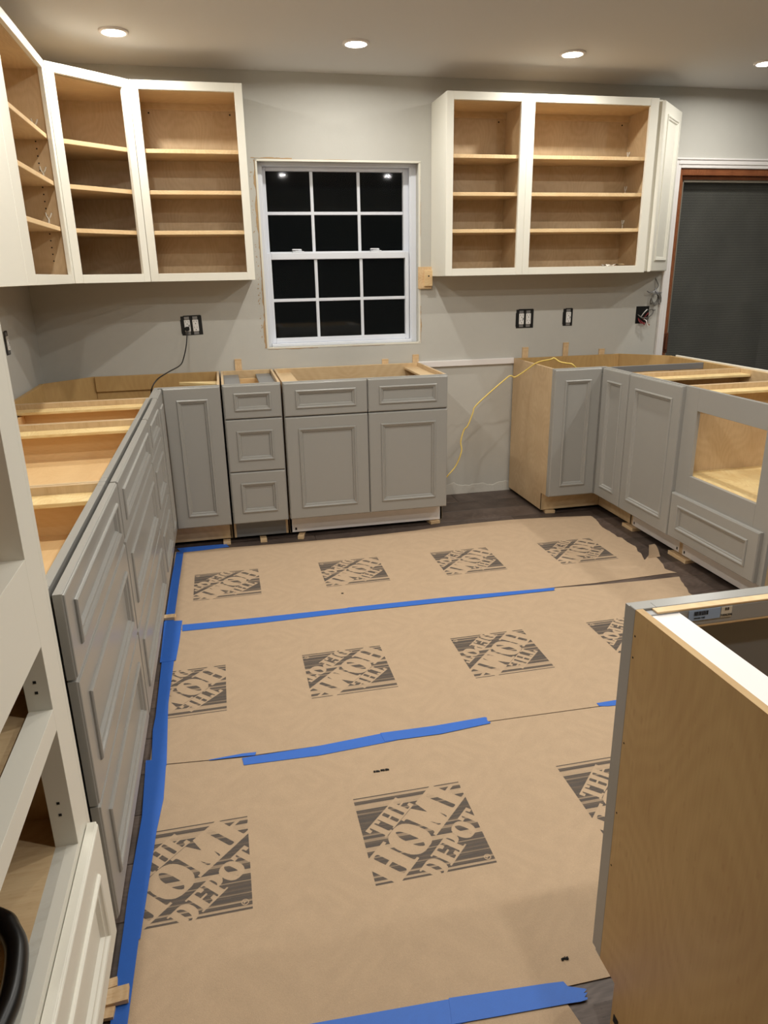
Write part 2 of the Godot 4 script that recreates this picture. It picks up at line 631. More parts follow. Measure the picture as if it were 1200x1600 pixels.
	structure(obj("wall_front", st, M.wall))
	# white ledger strip between the cabinets on the window wall
	st = S()
	box(st, Vector3(2.15, 0.842, 0.0), Vector3(2.797, 0.880, 0.020), 0.003)
	structure(obj("trim_1", st, M.trim))


func ragged(st: SurfaceTool, a: Vector2, b: Vector2, width: float, z: float) -> void:  # a strip torn on one side, on the window wall
	var n := int((b - a).length() / 0.012)
	var d := (b - a).normalized()
	var nrm := Vector2(absf(d.y), absf(d.x))
	var last := 0.5
	for i in n:
		var p := a.lerp(b, float(i) / n)
		var q := a.lerp(b, float(i + 1) / n)
		var nxt := clampf(last + rng.randf_range(-0.35, 0.35), 0.25, 1.0)
		var p2 := p + nrm * width * last
		var q2 := q + nrm * width * nxt
		ordered(st, Vector3(p.x, p.y, z), Vector3(q.x, q.y, z), Vector3(q2.x, q2.y, z * 0.6), Vector3(p2.x, p2.y, z * 0.6), Vector3(p.x, p.y, -1.0))
		last = nxt


# =====================================================================  window and door
func sash(t: Node3D, called: String, x0: float, x1: float, y0: float, y1: float, z: float, gx: Array, gy: float, rails: Array) -> void:
	# x0..y1: the glass; rails: widths left, right, bottom, top
	var st := S()
	box(st, Vector3(x0 - rails[0], y0 - rails[2], z - 0.018), Vector3(x0, y1 + rails[3], z + 0.018), 0.003)
	box(st, Vector3(x1, y0 - rails[2], z - 0.018), Vector3(x1 + rails[1], y1 + rails[3], z + 0.018), 0.003)
	box(st, Vector3(x0, y0 - rails[2], z - 0.018), Vector3(x1, y0, z + 0.018), 0.003)
	box(st, Vector3(x0, y1, z - 0.018), Vector3(x1, y1 + rails[3], z + 0.018), 0.003)
	var o := obj(called, st, M.vinyl, t)
	for g in gx:
		st = S()
		box(st, Vector3(g - 0.009, y0, z - 0.006), Vector3(g + 0.009, y1, z + 0.006), 0.002)
		obj("muntin", st, M.vinyl, o)
	st = S()
	box(st, Vector3(x0, gy - 0.009, z - 0.0055), Vector3(x1, gy + 0.009, z + 0.0055), 0.002)
	obj("muntin", st, M.vinyl, o)
	var xs := [x0] + gx + [x1]
	var ys := [y0, gy, y1]
	for i in xs.size() - 1:
		for j in 2:
			st = S()
			var a := Vector3(xs[i], ys[j], z)
			var b := Vector3(xs[i + 1], ys[j + 1], z)
			quad(st, a, Vector3(b.x, a.y, z), b, Vector3(a.x, b.y, z))
			obj("pane", st, M.glass, o)


func window_unit() -> void:
	var t := thing("window_1", "white double-hung window with grilles, black night behind it", "", Vector3(1.69, 0.998, -0.07))
	structure(t)
	t.set_meta("label", "white double-hung window with grilles, black night behind it")
	var st := S()
	# liner of the opening and the fixed frame
	box(st, Vector3(1.222, 0.998, -0.19), Vector3(1.250, 2.025, -0.075), 0.002)
	box(st, Vector3(2.132, 0.998, -0.19), Vector3(2.165, 2.025, -0.075), 0.002)
	box(st, Vector3(1.250, 2.008, -0.19), Vector3(2.132, 2.025, -0.075), 0.002)
	box(st, Vector3(1.250, 0.998, -0.19), Vector3(2.132, 1.016, -0.060), 0.003)
	box(st, Vector3(1.250, 1.016, -0.088), Vector3(1.257, 2.008, -0.078), 0.001)
	box(st, Vector3(2.124, 1.016, -0.088), Vector3(2.132, 2.008, -0.078), 0.001)
	obj("window_frame", st, M.vinyl, t)
	sash(t, "upper_sash", 1.278, 2.100, 1.546, 1.988, -0.150, [1.545, 1.827], 1.760, [0.028, 0.032, 0.035, 0.020])
	sash(t, "lower_sash", 1.280, 2.100, 1.046, 1.501, -0.110, [1.546, 1.824], 1.268, [0.030, 0.024, 0.030, 0.038])
	for x in [1.443, 1.918]:
		st = S()
		box(st, Vector3(x - 0.034, 1.539, -0.126), Vector3(x + 0.034, 1.548, -0.094), 0.002)
		box(st, Vector3(x - 0.016, 1.548, -0.122), Vector3(x + 0.022, 1.560, -0.100), 0.004)
		box(st, Vector3(x - 0.036, 1.552, -0.108), Vector3(x + 0.004, 1.560, -0.092), 0.002)
		obj("sash_lock", st, M.vinyl, t)
	rebase(t, t.position)


func sliding_door() -> void:
	var x0 := 3.873
	var x1 := 5.72
	var t := thing("door_1", "", "", Vector3(x0, FLOOR_Y, 0.0))
	structure(t)
	t.set_meta("label", "cherry-framed sliding patio door with a dark insect screen")
	var st := S()
	# white moulded casing
	for k in [[0.0, 0.020, 0.012], [0.020, 0.046, 0.018], [0.046, 0.058, 0.024]]:
		box(st, Vector3(x0 - k[1], FLOOR_Y, 0.0), Vector3(x0 - k[0], 2.012 + k[1], k[2]), 0.003)
		box(st, Vector3(x0 - k[0], 2.012 + k[0], 0.0), Vector3(x1 + 0.058, 2.012 + k[1], k[2]), 0.003)
	box(st, Vector3(x1, FLOOR_Y, 0.0), Vector3(x1 + 0.058, 2.012, 0.02), 0.003)
	obj("casing", st, M.trim, t)
	st = S()
	box(st, Vector3(x0, FLOOR_Y, -0.14), Vector3(x0 + 0.022, 2.012, 0.0), 0.002)
	box(st, Vector3(x1 - 0.022, FLOOR_Y, -0.14), Vector3(x1, 2.012, 0.0), 0.002)
	obj("jamb", st, M.cherry, t)
	st = S()
	box(st, Vector3(x0 + 0.022, 1.972, -0.14), Vector3(x1 - 0.022, 2.012, 0.0), 0.002)
	obj("head_jamb", st, M.cherry_flat, t)
	st = S()
	box(st, Vector3(x0 + 0.022, FLOOR_Y, -0.075), Vector3(x0 + 0.050, 1.972, -0.03), 0.002)
	box(st, Vector3(x1 - 0.09, FLOOR_Y, -0.075), Vector3(x1 - 0.022, 1.972, -0.03), 0.002)
	obj("door_stile", st, M.cherry, t)
	st = S()
	box(st, Vector3(x0 + 0.050, 1.950, -0.075), Vector3(x1 - 0.09, 1.972, -0.03), 0.002)
	box(st, Vector3(x0 + 0.050, FLOOR_Y, -0.075), Vector3(x1 - 0.09, 0.08, -0.03), 0.002)
	obj("door_rail", st, M.cherry_flat, t)
	st = S()
	box(st, Vector3(x0 + 0.050, 0.08, -0.062), Vector3(x0 + 0.061, 1.950, -0.036), 0.001)
	box(st, Vector3(x0 + 0.050, 1.936, -0.062), Vector3(x1 - 0.09, 1.950, -0.036), 0.001)
	obj("gasket", st, M.gasket, t)
	st = S()
	quad(st, Vector3(x0 + 0.061, 0.08, -0.045), Vector3(x1 - 0.09, 0.08, -0.045), Vector3(x1 - 0.09, 1.936, -0.045), Vector3(x0 + 0.061, 1.936, -0.045))
	obj("pane", st, M.glass, t)
	st = S()
	box(st, Vector3(x0 + 0.05, 0.0, -0.100), Vector3(x1 - 0.05, 1.972, -0.094), 0.0)
	obj("insect_screen", st, M.screen, t)
	st = S()
	box(st, Vector3(x0 + 0.006, 0.865, -0.028), Vector3(x0 + 0.042, 1.0, 0.004), 0.006)
	box(st, Vector3(x0 + 0.012, 0.885, 0.004), Vector3(x0 + 0.028, 0.98, 0.022), 0.006)
	obj("pull_handle", st, M.dark_wood, t)
	st = S()
	box(st, Vector3(x0 + 0.001, 0.875, -0.004), Vector3(x0 + 0.006, 0.955, 0.003), 0.0008)
	obj("latch_plate", st, M.steel, t)
	rebase(t, t.position)


# =====================================================================  cabinet fronts
func ring(w: float, h: float, ix: float, iy: float, z: float) -> Array:
	return [Vector3(ix, iy, z), Vector3(w - ix, iy, z), Vector3(w - ix, h - iy, z), Vector3(ix, h - iy, z)]


func loft(st: SurfaceTool, rings: Array) -> void:
	for i in rings.size() - 1:
		for k in 4:
			var k2 := (k + 1) % 4
			quad(st, rings[i][k], rings[i][k2], rings[i + 1][k2], rings[i + 1][k])


func front(parent: Node3D, called: String, x0: float, y0: float, z0: float, w: float, h: float, ix: float, iy: float, m: Material, turn := 0.0) -> MeshInstance3D:
	# a mitred five-piece front: flat frame, raised bead, recessed flat panel
	var st := S()
	var R := []
	for q in [[0.0, 0.0], [0.0, 0.0150], [0.0012, 0.0166], [0.0028, 0.0168], [0.0034, 0.0188], [0.0055, 0.02]]:
		R.append(ring(w, h, q[0], q[0], q[1]))
	R.append(ring(w, h, ix, iy, 0.02))
	loft(st, R)
	var bk := ring(w, h, 0.0, 0.0, 0.0)
	quad(st, bk[0], bk[3], bk[2], bk[1])
	var o := obj(called, st, m, parent)
	o.position = Vector3(x0, y0, z0)
	o.rotation_degrees.y = turn
	st = S()
	R = []
	for q in [[0.0, 0.0195], [0.0005, 0.0235], [0.003, 0.0262], [0.007, 0.0268], [0.0105, 0.0250], [0.012, 0.0215], [0.014, 0.0195], [0.019, 0.0190], [0.0215, 0.0150], [0.024, 0.0112]]:
		R.append(ring(w, h, ix + q[0], iy + q[0], q[1]))
	loft(st, R)
	obj("moulding", st, m, o)
	st = S()
	var p := ring(w, h, ix + 0.024, iy + 0.024, 0.0115)
	quad(st, p[0], p[1], p[2], p[3])
	obj("panel", st, m, o)
	return o


func drawer_box(o: Node3D, w: float, h: float, d: float, below: float) -> void:  # the wooden box behind a drawer front
	var st := S()
	var y0 := below
	var x0 := 0.022
	var x1 := w - 0.022
	var z1 := -0.022
	var z0 := z1 - d
	box(st, Vector3(x0, y0, z0), Vector3(x0 + 0.013, y0 + h, z1))
	box(st, Vector3(x1 - 0.013, y0, z0), Vector3(x1, y0 + h, z1))
	box(st, Vector3(x0 + 0.013, y0, z0), Vector3(x1 - 0.013, y0 + h, z0 + 0.013))
	box(st, Vector3(x0 + 0.013, y0, z1 - 0.013), Vector3(x1 - 0.013, y0 + h, z1))
	box(st, Vector3(x0 + 0.012, y0 + 0.008, z0 + 0.012), Vector3(x1 - 0.012, y0 + 0.014, z1 - 0.012))
	obj("drawer_box", st, M.drawer, o)


func base_box(t: Node3D, w: float, d: float, o: Dictionary) -> void:
	# local axes: x across the front, z = 0 at the back and d at the face of the frame
	var h := 0.876
	var toe := 0.003
	var fm: Material = o.get("paint", M.grey)
	var sm: Material = o.get("side", M.maple)
	for s in 2:
		var st := S()
		var x0 := 0.0 if s == 0 else w - 0.013
		var prof := [[0.0, toe], [d - 0.075, toe], [d - 0.075, 0.112], [d - 0.019, 0.112], [d - 0.019, h], [0.0, h]]
		var p := PackedVector2Array()
		for q in prof:
			p.append(Vector2(q[0], q[1]))
		side_prism(st, p, x0, x0 + 0.013)
		obj("side_panel", st, sm, t)
		st = S()
		var bw: float = o.get("brace_w", 0.088)
		var by: float = o.get("brace_y", 0.841)
		var bx0 := 0.013 if s == 0 else w - 0.013 - bw
		box(st, Vector3(bx0, by, 0.02), Vector3(bx0 + bw, by + 0.012, d - 0.020))
		obj("corner_brace", st, o.get("brace", M.ply), t)
	var st := S()
	box(st, Vector3(0.013, 0.112, 0.0), Vector3(w - 0.013, h, 0.006), 0.0005)
	obj("back_panel", st, M.maple_flat, t)
	st = S()
	box(st, Vector3(0.013, 0.79, 0.006), Vector3(w - 0.013, h, 0.020))
	obj("hanging_rail", st, M.maple_flat, t)
	st = S()
	box(st, Vector3(0.013, 0.112, 0.006), Vector3(w - 0.013, 0.124, d - 0.019))
	obj("bottom_panel", st, M.maple_flat, t)
	st = S()
	var f0 := d - 0.019
	var sw: float = o.get("stile", 0.038)
	box(st, Vector3(0.0, 0.112, f0), Vector3(sw, h, d))
	box(st, Vector3(w - sw, 0.112, f0), Vector3(w, h, d))
	for r in o.get("rails", [[0.112, 0.145], [0.838, 0.876]]):
		box(st, Vector3(sw, r[0], f0), Vector3(w - sw, r[1], d))
	if o.get("mid", false):
		box(st, Vector3(w / 2.0 - 0.025, 0.145, f0), Vector3(w / 2.0 + 0.025, 0.838, d))
	obj("face_frame", st, fm, t)
	st = S()
	box(st, Vector3(0.0 if o.get("toe_wide", false) else 0.013, toe, d - 0.087), Vector3(w - (0.0 if o.get("toe_wide", false) else 0.013), 0.112, d - 0.075))
	var tk := obj("toe_kick", st, o.get("toe", M.maple_flat), t)
	if o.get("holes", false):
		for x in [0.03, w - 0.03]:
			st = S()
			box(st, Vector3(x - 0.005, 0.014, d - 0.0755), Vector3(x + 0.005, 0.028, d - 0.0742), 0.0003)
			obj("hole", st, M.dark, tk)


func side_prism(st: SurfaceTool, zy: PackedVector2Array, x0: float, x1: float) -> void:
	var p := zy.duplicate()
	if Geometry2D.is_polygon_clockwise(p):
		p.reverse()
	var t := Geometry2D.triangulate_polygon(p)
	var mid := Vector3((x0 + x1) / 2.0, 0, 0)
	for i in range(0, t.size(), 3):
		for x in [x0, x1]:
			var a := Vector3(x, p[t[i]].y, p[t[i]].x)
			var b := Vector3(x, p[t[i + 1]].y, p[t[i + 1]].x)
			var c := Vector3(x, p[t[i + 2]].y, p[t[i + 2]].x)
			if (b - a).cross(c - a).x * (x - mid.x) > 0.0:
				tri(st, a, b, c)
			else:
				tri(st, a, c, b)
	var area := 0.0
	for i in p.size():
		area += p[i].cross(p[(i + 1) % p.size()])
	for i in p.size():
		var a := p[i]
		var b := p[(i + 1) % p.size()]
		# outward normal on the plan (z, y): to the right of the edge for a counter-clockwise outline
		var want := Vector3(0, -(b.x - a.x), b.y - a.y) * signf(area)
		var q := [Vector3(x0, a.y, a.x), Vector3(x1, a.y, a.x), Vector3(x1, b.y, b.x), Vector3(x0, b.y, b.x)]
		if (q[1] - q[0]).cross(q[2] - q[0]).dot(want) > 0.0:
			quad(st, q[0], q[1], q[2], q[3])
		else:
			quad(st, q[0], q[3], q[2], q[1])


func drawer_base(t: Node3D, w: float, d: float, o: Dictionary, ix: float, gap := 0.0) -> void:
	o["rails"] = [[0.112, 0.145], [0.388, 0.42], [0.68, 0.712], [0.838, 0.876]]
	base_box(t, w, d, o)
	var ys := [[0.1134, 0.4035], [0.4075, 0.6915], [0.6965, 0.872]]
	for k in 3:
		var fh: float = ys[k][1] - ys[k][0]
		var f := front(t, "drawer", 0.004, ys[k][0], d + gap, w - 0.008, fh, ix, 0.04 if k == 2 else 0.06, M.grey)
		drawer_box(f, w - 0.008, 0.105 if k == 2 else 0.19, d - 0.08, 0.033)


func base_cabinets() -> void:
	# corner cabinets, L-shaped with a folding pair of doors
	corner_base("white wall corner", -0.03, 0.61, 0.92, 0.92, "grey L-shaped corner base cabinet under the plugged-in black cord", Vector3(0.3, 0, 0.3), M.maple_flat)
	corner_base("right", 3.785, 3.11, 2.795, 0.92, "grey L-shaped corner base cabinet with a bare maple side, below the dangling wires", Vector3(3.4, 0, 0.3), M.maple_flat)
	# left run, facing the room across the paper
	var L := [[0.923, 1.456, "grey three-drawer base cabinet next to the inside corner, along the side wall"], [1.460, 2.409, "wide grey three-drawer base cabinet in the middle of the side-wall run"], [2.413, 3.180, "grey three-drawer base cabinet beside the tall white cabinet"]]
	for c in L:
		var t := thing("drawer_base_cabinet", c[2], "cabinet", Vector3(-0.03, 0, c[1]), 90.0, "grey base cabinets")
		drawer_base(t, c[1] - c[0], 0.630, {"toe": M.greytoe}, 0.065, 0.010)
	# along the window wall
	var t := thing("drawer_base_cabinet", "narrow grey three-drawer base cabinet left of the sink base under the window", "cabinet", Vector3(0.9295, 0, 0.012), 0.0, "grey base cabinets")
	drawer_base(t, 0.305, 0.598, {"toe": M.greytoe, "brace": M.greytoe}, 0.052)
	t = thing("sink_base_cabinet", "wide grey sink base cabinet with two doors and white toe board under the window", "cabinet", Vector3(1.2437, 0, 0.012), 0.0, "grey base cabinets")
	base_box(t, 0.912, 0.598, {"toe": M.trim, "toe_wide": true, "mid": true, "rails": [[0.112, 0.145], [0.67, 0.705], [0.838, 0.876]], "brace": M.maple_flat})
	for k in 2:
		var x0: float = [0.002, 0.4585][k]
		front(t, "door", x0, 0.1134, 0.598, 0.4515, 0.5745, 0.068, 0.062, M.grey)
		front(t, "false_drawer_front", x0, 0.6935, 0.598, 0.4515, 0.1785, 0.062, 0.040, M.grey)
	var st := S()
	box(st, Vector3(0.03, 0.016, 0.5225), Vector3(0.04, 0.03, 0.5245), 0.0003)
	obj("screw_hole", st, M.dark, t)
	# right run, facing back across the room
	t = thing("door_base_cabinet", "grey single-door base cabinet beside the appliance cabinet with the square opening", "cabinet", Vector3(3.785, 0, 0.922), -90.0, "grey base cabinets")
	base_box(t, 0.474, 0.675, {"toe": M.trim, "holes": true})
	front(t, "door", 0.002, 0.1134, 0.675, 0.470, 0.7586, 0.066, 0.066, M.grey)
	t = thing("appliance_base_cabinet", "grey base cabinet with a square open appliance hole above one drawer", "cabinet", Vector3(3.785, 0, 1.398), -90.0, "grey base cabinets")
	base_box(t, 0.662, 0.675, {"toe": M.trim, "holes": true, "rails": [[0.112, 0.145], [0.335, 0.452], [0.77, 0.876]], "stile": 0.1})
	st = S()
	box(st, Vector3(0.013, 0.436, 0.006), Vector3(0.649, 0.449, 0.656))
	obj("shelf", st, M.ply, t)
	back_skin()
	var f := front(t, "drawer", 0.002, 0.117, 0.675, 0.630, 0.230, 0.062, 0.052, M.grey)
	drawer_box(f, 0.63, 0.15, 0.58, 0.03)


func back_skin() -> void:
	var st := S()
	box(st, Vector3(3.7865, FLOOR_Y + 0.001, 0.29), Vector3(3.800, 0.884, 2.07), 0.0015)
	tag(obj("cabinet_back_panel", st, M.white), "white finished panel closing the backs of the right-angled cabinet run by the sliding door", "panel")


func corner_base(_n: String, xr: float, xf: float, xs: float, zs: float, label: String, at: Vector3, toe_m: Material) -> void:
	# xr rear plane, xf face of the frame along the side run, xs outer side on the window wall, zs outer side on the side run
	var d := signf(xf - xr)
	var t := thing("corner_base_cabinet", label, "cabinet", Vector3.ZERO, 0.0, "grey base cabinets")
	var h := 0.876
	var ch := 0.25
	var poly := [[xr, ch], [xr + d * ch, 0.012], [xs, 0.012], [xs, 0.61], [xf, 0.61], [xf, zs], [xr, zs]]
	var toe := 0.003
	# outer panels
	var st := S()
	var xa := minf(xs, xs - d * 0.013)
	var zy := PackedVector2Array()
	for q in [[0.012, toe], [0.535, toe], [0.535, 0.112], [0.592, 0.112], [0.592, h], [0.012, h]]:
		zy.append(Vector2(q[0], q[1]))
	side_prism(st, zy, xa, xa + 0.013)
	obj("side_panel", st, M.maple, t)
	st = S()
	var x0 := minf(xr, xf - d * 0.019)
	var x1 := maxf(xr, xf - d * 0.019)
	box(st, Vector3(x0, 0.112, zs - 0.013), Vector3(x1, h, zs))
	box(st, Vector3(minf(xr, xf - d * 0.075), toe, zs - 0.013), Vector3(maxf(xr, xf - d * 0.075), 0.112, zs))
	obj("side_panel", st, M.maple, t)
	st = S()
	box(st, Vector3(minf(xr + d * ch, xs - d * 0.013), toe, 0.012), Vector3(maxf(xr + d * ch, xs - d * 0.013), h, 0.020))
	box(st, Vector3(minf(xr, xr + d * 0.008), toe, ch), Vector3(maxf(xr, xr + d * 0.008), h, zs - 0.013))
	var ca := Vector2(xr, ch)
	var cb := Vector2(xr + d * ch, 0.012)
	board(st, ca if d < 0 else cb, cb if d < 0 else ca, 0.008, toe, h)
	obj("back_panel", st, M.maple_side, t)
	st = S()
	box(st, Vector3(minf(xr + d * ch, xs - d * 0.02), 0.79, 0.020), Vector3(maxf(xr + d * ch, xs - d * 0.02), h, 0.033))
	box(st, Vector3(minf(xr + d * 0.008, xr + d * 0.02), 0.79, ch + 0.01), Vector3(maxf(xr + d * 0.008, xr + d * 0.02), h, zs - 0.014))
	obj("hanging_rail", st, M.maple_side, t)
	st = S()
	prism(st, [[xr, ch], [xr + d * ch, 0.02], [xs - d * 0.013, 0.02], [xs - d * 0.013, 0.591], [xf - d * 0.019, 0.591], [xf - d * 0.019, zs - 0.013], [xr, zs - 0.013]], 0.112, 0.124)
	obj("bottom_panel", st, M.maple_flat, t)
	# frame at the two inner faces
	st = S()
	for r in [[0.112, 0.145], [0.838, h]]:
		box(st, Vector3(minf(xf - d * 0.019, xs), r[0], 0.591), Vector3(maxf(xf - d * 0.019, xs), r[1], 0.61))
		box(st, Vector3(minf(xf, xf - d * 0.019), r[0], 0.61), Vector3(maxf(xf, xf - d * 0.019), r[1], zs))
	box(st, Vector3(minf(xs, xs - d * 0.038), 0.145, 0.591), Vector3(maxf(xs, xs - d * 0.038), 0.838, 0.61))
	box(st, Vector3(minf(xf, xf - d * 0.019), 0.145, zs - 0.038), Vector3(maxf(xf, xf - d * 0.019), 0.838, zs))
	box(st, Vector3(minf(xf - d * 0.030, xf + d * 0.020), 0.112, 0.580), Vector3(maxf(xf - d * 0.030, xf + d * 0.020), 0.838, 0.628))
	obj("face_frame", st, M.grey, t)
	# doors
	var w := absf(xs - xf) - 0.023
	var fa := front(t, "door", (xf + 0.022) if d > 0 else (xs + 0.002), 0.1134, 0.61, w, 0.7586, 0.064, 0.062, M.grey)
	var fb: MeshInstance3D
	if d > 0:
		fb = front(t, "door", xf, 0.1134, zs - 0.002, zs - 0.635, 0.7586, 0.064, 0.062, M.grey, 90.0)
	else:
		fb = front(t, "door", xf, 0.1134, 0.633, zs - 0.635, 0.7586, 0.064, 0.062, M.grey, -90.0)
	fa.set_meta("label", "narrow corner door facing the room")
	fb.set_meta("label", "narrow corner door on the side run")
	# toe boards
	st = S()
	box(st, Vector3(minf(xf - d * 0.075, xs), toe, 0.523), Vector3(maxf(xf - d * 0.075, xs), 0.112, 0.535))
	box(st, Vector3(minf(xf - d * 0.075, xf - d * 0.087), toe, 0.535), Vector3(maxf(xf - d * 0.075, xf - d * 0.087), 0.112, zs))
	obj("toe_kick", st, toe_m, t)
	# braces across the open top
	st = S()
	if d < 0:
		box(st, Vector3(xf, 0.836, 0.596), Vector3(xr - 0.01, 0.872, 0.608))
		obj("brace", st, M.greytoe, t)
	else:
		prism(st, [[0.906, 0.30], [0.906, 0.42], [0.70, 0.28], [0.70, 0.265]], 0.842, 0.856)
		obj("corner_brace", st, M.ply, t)
	st = S()
	box(st, Vector3(minf(xr + d * 0.01, xf - d * 0.03), 0.841, zs - 0.10), Vector3(maxf(xr + d * 0.01, xf - d * 0.03), 0.853, zs - 0.013))
	obj("corner_brace", st, M.ply, t)
	rebase(t, at)


# =====================================================================  tall cabinet and peninsula
func tall_cabinet() -> void:
	var z0 := 3.21   # far edge
	var z1 := 4.05
	var xf := 0.615
	var t := thing("tall_cabinet", "tall white cabinet with open compartments beside the grey drawers, black hose inside", "cabinet", Vector3(0.0, 0.0, z0))
	var st := S()
	box(st, Vector3(-0.05, 0.112, z0), Vector3(xf - 0.019, 2.33, z0 + 0.004), 0.0008)
	obj("finished_side", st, M.white, t)
	st = S()
	box(st, Vector3(-0.05, 0.112, z0 + 0.004), Vector3(xf - 0.019, 2.33, z0 + 0.016))
	box(st, Vector3(-0.05, 0.112, z1 - 0.016), Vector3(xf - 0.019, 2.33, z1))
	obj("side_panel", st, M.maple_side, t)
	st = S()
	box(st, Vector3(-0.055, 0.112, z0 + 0.016), Vector3(-0.045, 2.33, z1 - 0.016))
	obj("back_panel", st, M.maple_side, t)
	for y in [0.112, 0.425, 0.695, 0.975, 1.86, 2.318]:
		st = S()
		box(st, Vector3(-0.045, y, z0 + 0.016), Vector3(xf - 0.019, y + 0.012, z1 - 0.016))
		obj("shelf_panel", st, M.maple_flat, t)
	st = S()
	var f0 := xf - 0.019
	# stiles and rails; the stile towards the window is a wide one
	box(st, Vector3(f0 - 0.02, 0.112, z0 + 0.017), Vector3(xf, 2.33, 3.309), 0.0004)
	box(st, Vector3(f0, 0.112, z0), Vector3(xf, 2.33, z0 + 0.017), 0.0004)
	box(st, Vector3(f0 - 0.02, 0.112, z1 - 0.04), Vector3(xf, 2.33, z1), 0.0012)
	for r in [[0.112, 0.437], [0.679, 0.720], [0.839, 0.993], [1.87, 1.92], [2.28, 2.33]]:
		box(st, Vector3(f0 - 0.02, r[0], 3.309), Vector3(xf, r[1], z1 - 0.04), 0.0004)
	var fr := obj("face_frame", st, M.white, t)
	for y in [0.505, 0.53, 0.755, 0.775]:
		st = S()
		box(st, Vector3(f0 - 0.004, y - 0.0025, 3.3085), Vector3(f0 + 0.001, y + 0.0025, 3.3096), 0.0)
		obj("screw_hole", st, M.dark, fr)
	st = S()
	box(st, Vector3(0.02, 0.003, z0 + 0.02), Vector3(0.54, 0.112, z1), 0.001)
	obj("plinth", st, M.maple_flat, t)
	var f := front(t, "drawer", xf + 0.002, 0.146, z1 - 0.02, z1 - 0.02 - 3.238, 0.275, 0.068, 0.062, M.white, 90.0)
	f.set_meta("label", "white raised-bead drawer front")
	rebase(t, t.position)


func peninsula() -> void:
	var x0 := 1.577
	var w := 0.914
	# local: faces away from the camera (towards the window)
	var t := thing("peninsula_cabinet", "grey-fronted base cabinet with a large bare maple side and barcode sticker, nearest to the viewer", "cabinet", Vector3(x0 + w, 0, 4.09), 180.0)
	base_box(t, w, 0.612, {"side": M.maple_side, "brace": M.trim, "brace_w": 0.058, "brace_y": 0.858, "toe": M.maple_flat, "mid": true, "rails": [[0.112, 0.145], [0.838, 0.876]]})
	var st := S()
	box(st, Vector3(0.02, 0.872, 0.576), Vector3(w - 0.03, 0.8755, 0.5928), 0.0006)
	obj("wood_rail", st, M.edge, t)
	st = S()
	box(st, Vector3(0.02, 0.842, 0.576), Vector3(w - 0.014, 0.872, 0.5928), 0.001)
	obj("inner_rail", st, M.grey_edge, t)
	st = S()
	box(st, Vector3(0.02, 0.838, 0.576), Vector3(w - 0.014, 0.842, 0.5928), 0.0006)
	obj("rail_edge", st, M.edge, t)
	st = S()
	box(st, Vector3(0.05, 0.16, 0.588), Vector3(w - 0.05, 0.835, 0.5925), 0.001)
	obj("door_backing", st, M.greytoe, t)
	front(t, "door", 0.002, 0.1134, 0.612, 0.4535, 0.7586, 0.066, 0.066, M.grey)
	front(t, "door", 0.4585, 0.1134, 0.612, 0.4535, 0.7586, 0.066, 0.066, M.grey)
	for y in [0.83, 0.79, 0.62, 0.47, 0.35]:
		st = S()
		box(st, Vector3(w - 0.0004, y - 0.0015, 0.5855), Vector3(w + 0.0004, y + 0.0015, 0.5885), 0.0)
		obj("brad_hole", st, M.dark, t)
	st = S()
	box(st, Vector3(w - 0.0006, 0.026, 0.512), Vector3(w + 0.0012, 0.044, 0.528), 0.0005)
	obj("screw_hole", st, M.dark, t)
	# stickers on the inside of the top rail (its inner face looks at the viewer: local -z)
	var zf := 0.5758
	var lx := x0 + w - 1.665
	st = S()
	box(st, Vector3(lx - 0.060, 0.8515, zf - 0.0006), Vector3(lx, 0.8705, zf), 0.0)
	var lab := obj("barcode_label", st, M.label_blue, t)
	st = S()
	var r := RandomNumberGenerator.new()
	r.seed = 3
	var x := lx - 0.010
	while x > lx - 0.036:
		var bw := r.randf_range(0.0005, 0.0014)
		box(st, Vector3(x - bw, 0.8605, zf - 0.0009), Vector3(x, 0.868, zf - 0.0005), 0.0)
		x -= bw + r.randf_range(0.0003, 0.0008)
	obj("barcode", st, M.ink, lab)
	st = S()
	box(st, Vector3(lx - 0.082, 0.8515, zf - 0.0006), Vector3(lx - 0.0615, 0.8705, zf), 0.0)
	var lab2 := obj("number_label", st, M.label_white, t)
	print_text(lab2, "BB", 0.0048, Vector3(lx - 0.072, 0.8665, zf - 0.0009))
	print_text(lab2, "1006306", 0.0042, Vector3(lx - 0.072, 0.8555, zf - 0.0009))
	print_text(lab, "006306-1042", 0.0026, Vector3(lx - 0.021, 0.856, zf - 0.0009))


func print_text(parent: Node3D, text: String, height: float, at: Vector3) -> void:
	var tm := TextMesh.new()
	var f := SystemFont.new()
	f.font_names = PackedStringArray(["Droid Sans"])
	f.font_weight = 700
	tm.font = f
	tm.text = text
	tm.font_size = 32
	tm.pixel_size = height / 32.0 * 1.4
	tm.depth = 0.0002
	tm.material = M.ink
	var o := MeshInstance3D.new()
	o.mesh = tm
	o.name = "printed_text" if not parent.has_node("printed_text") else "printed_text_001"
	o.position = at
	o.rotation_degrees.y = 180.0
	parent.add_child(o, true)


# =====================================================================  wall cabinets
const UB := 1.392
const UT := 2.333
const SHELF_Y := [1.625, 1.819, 2.012]


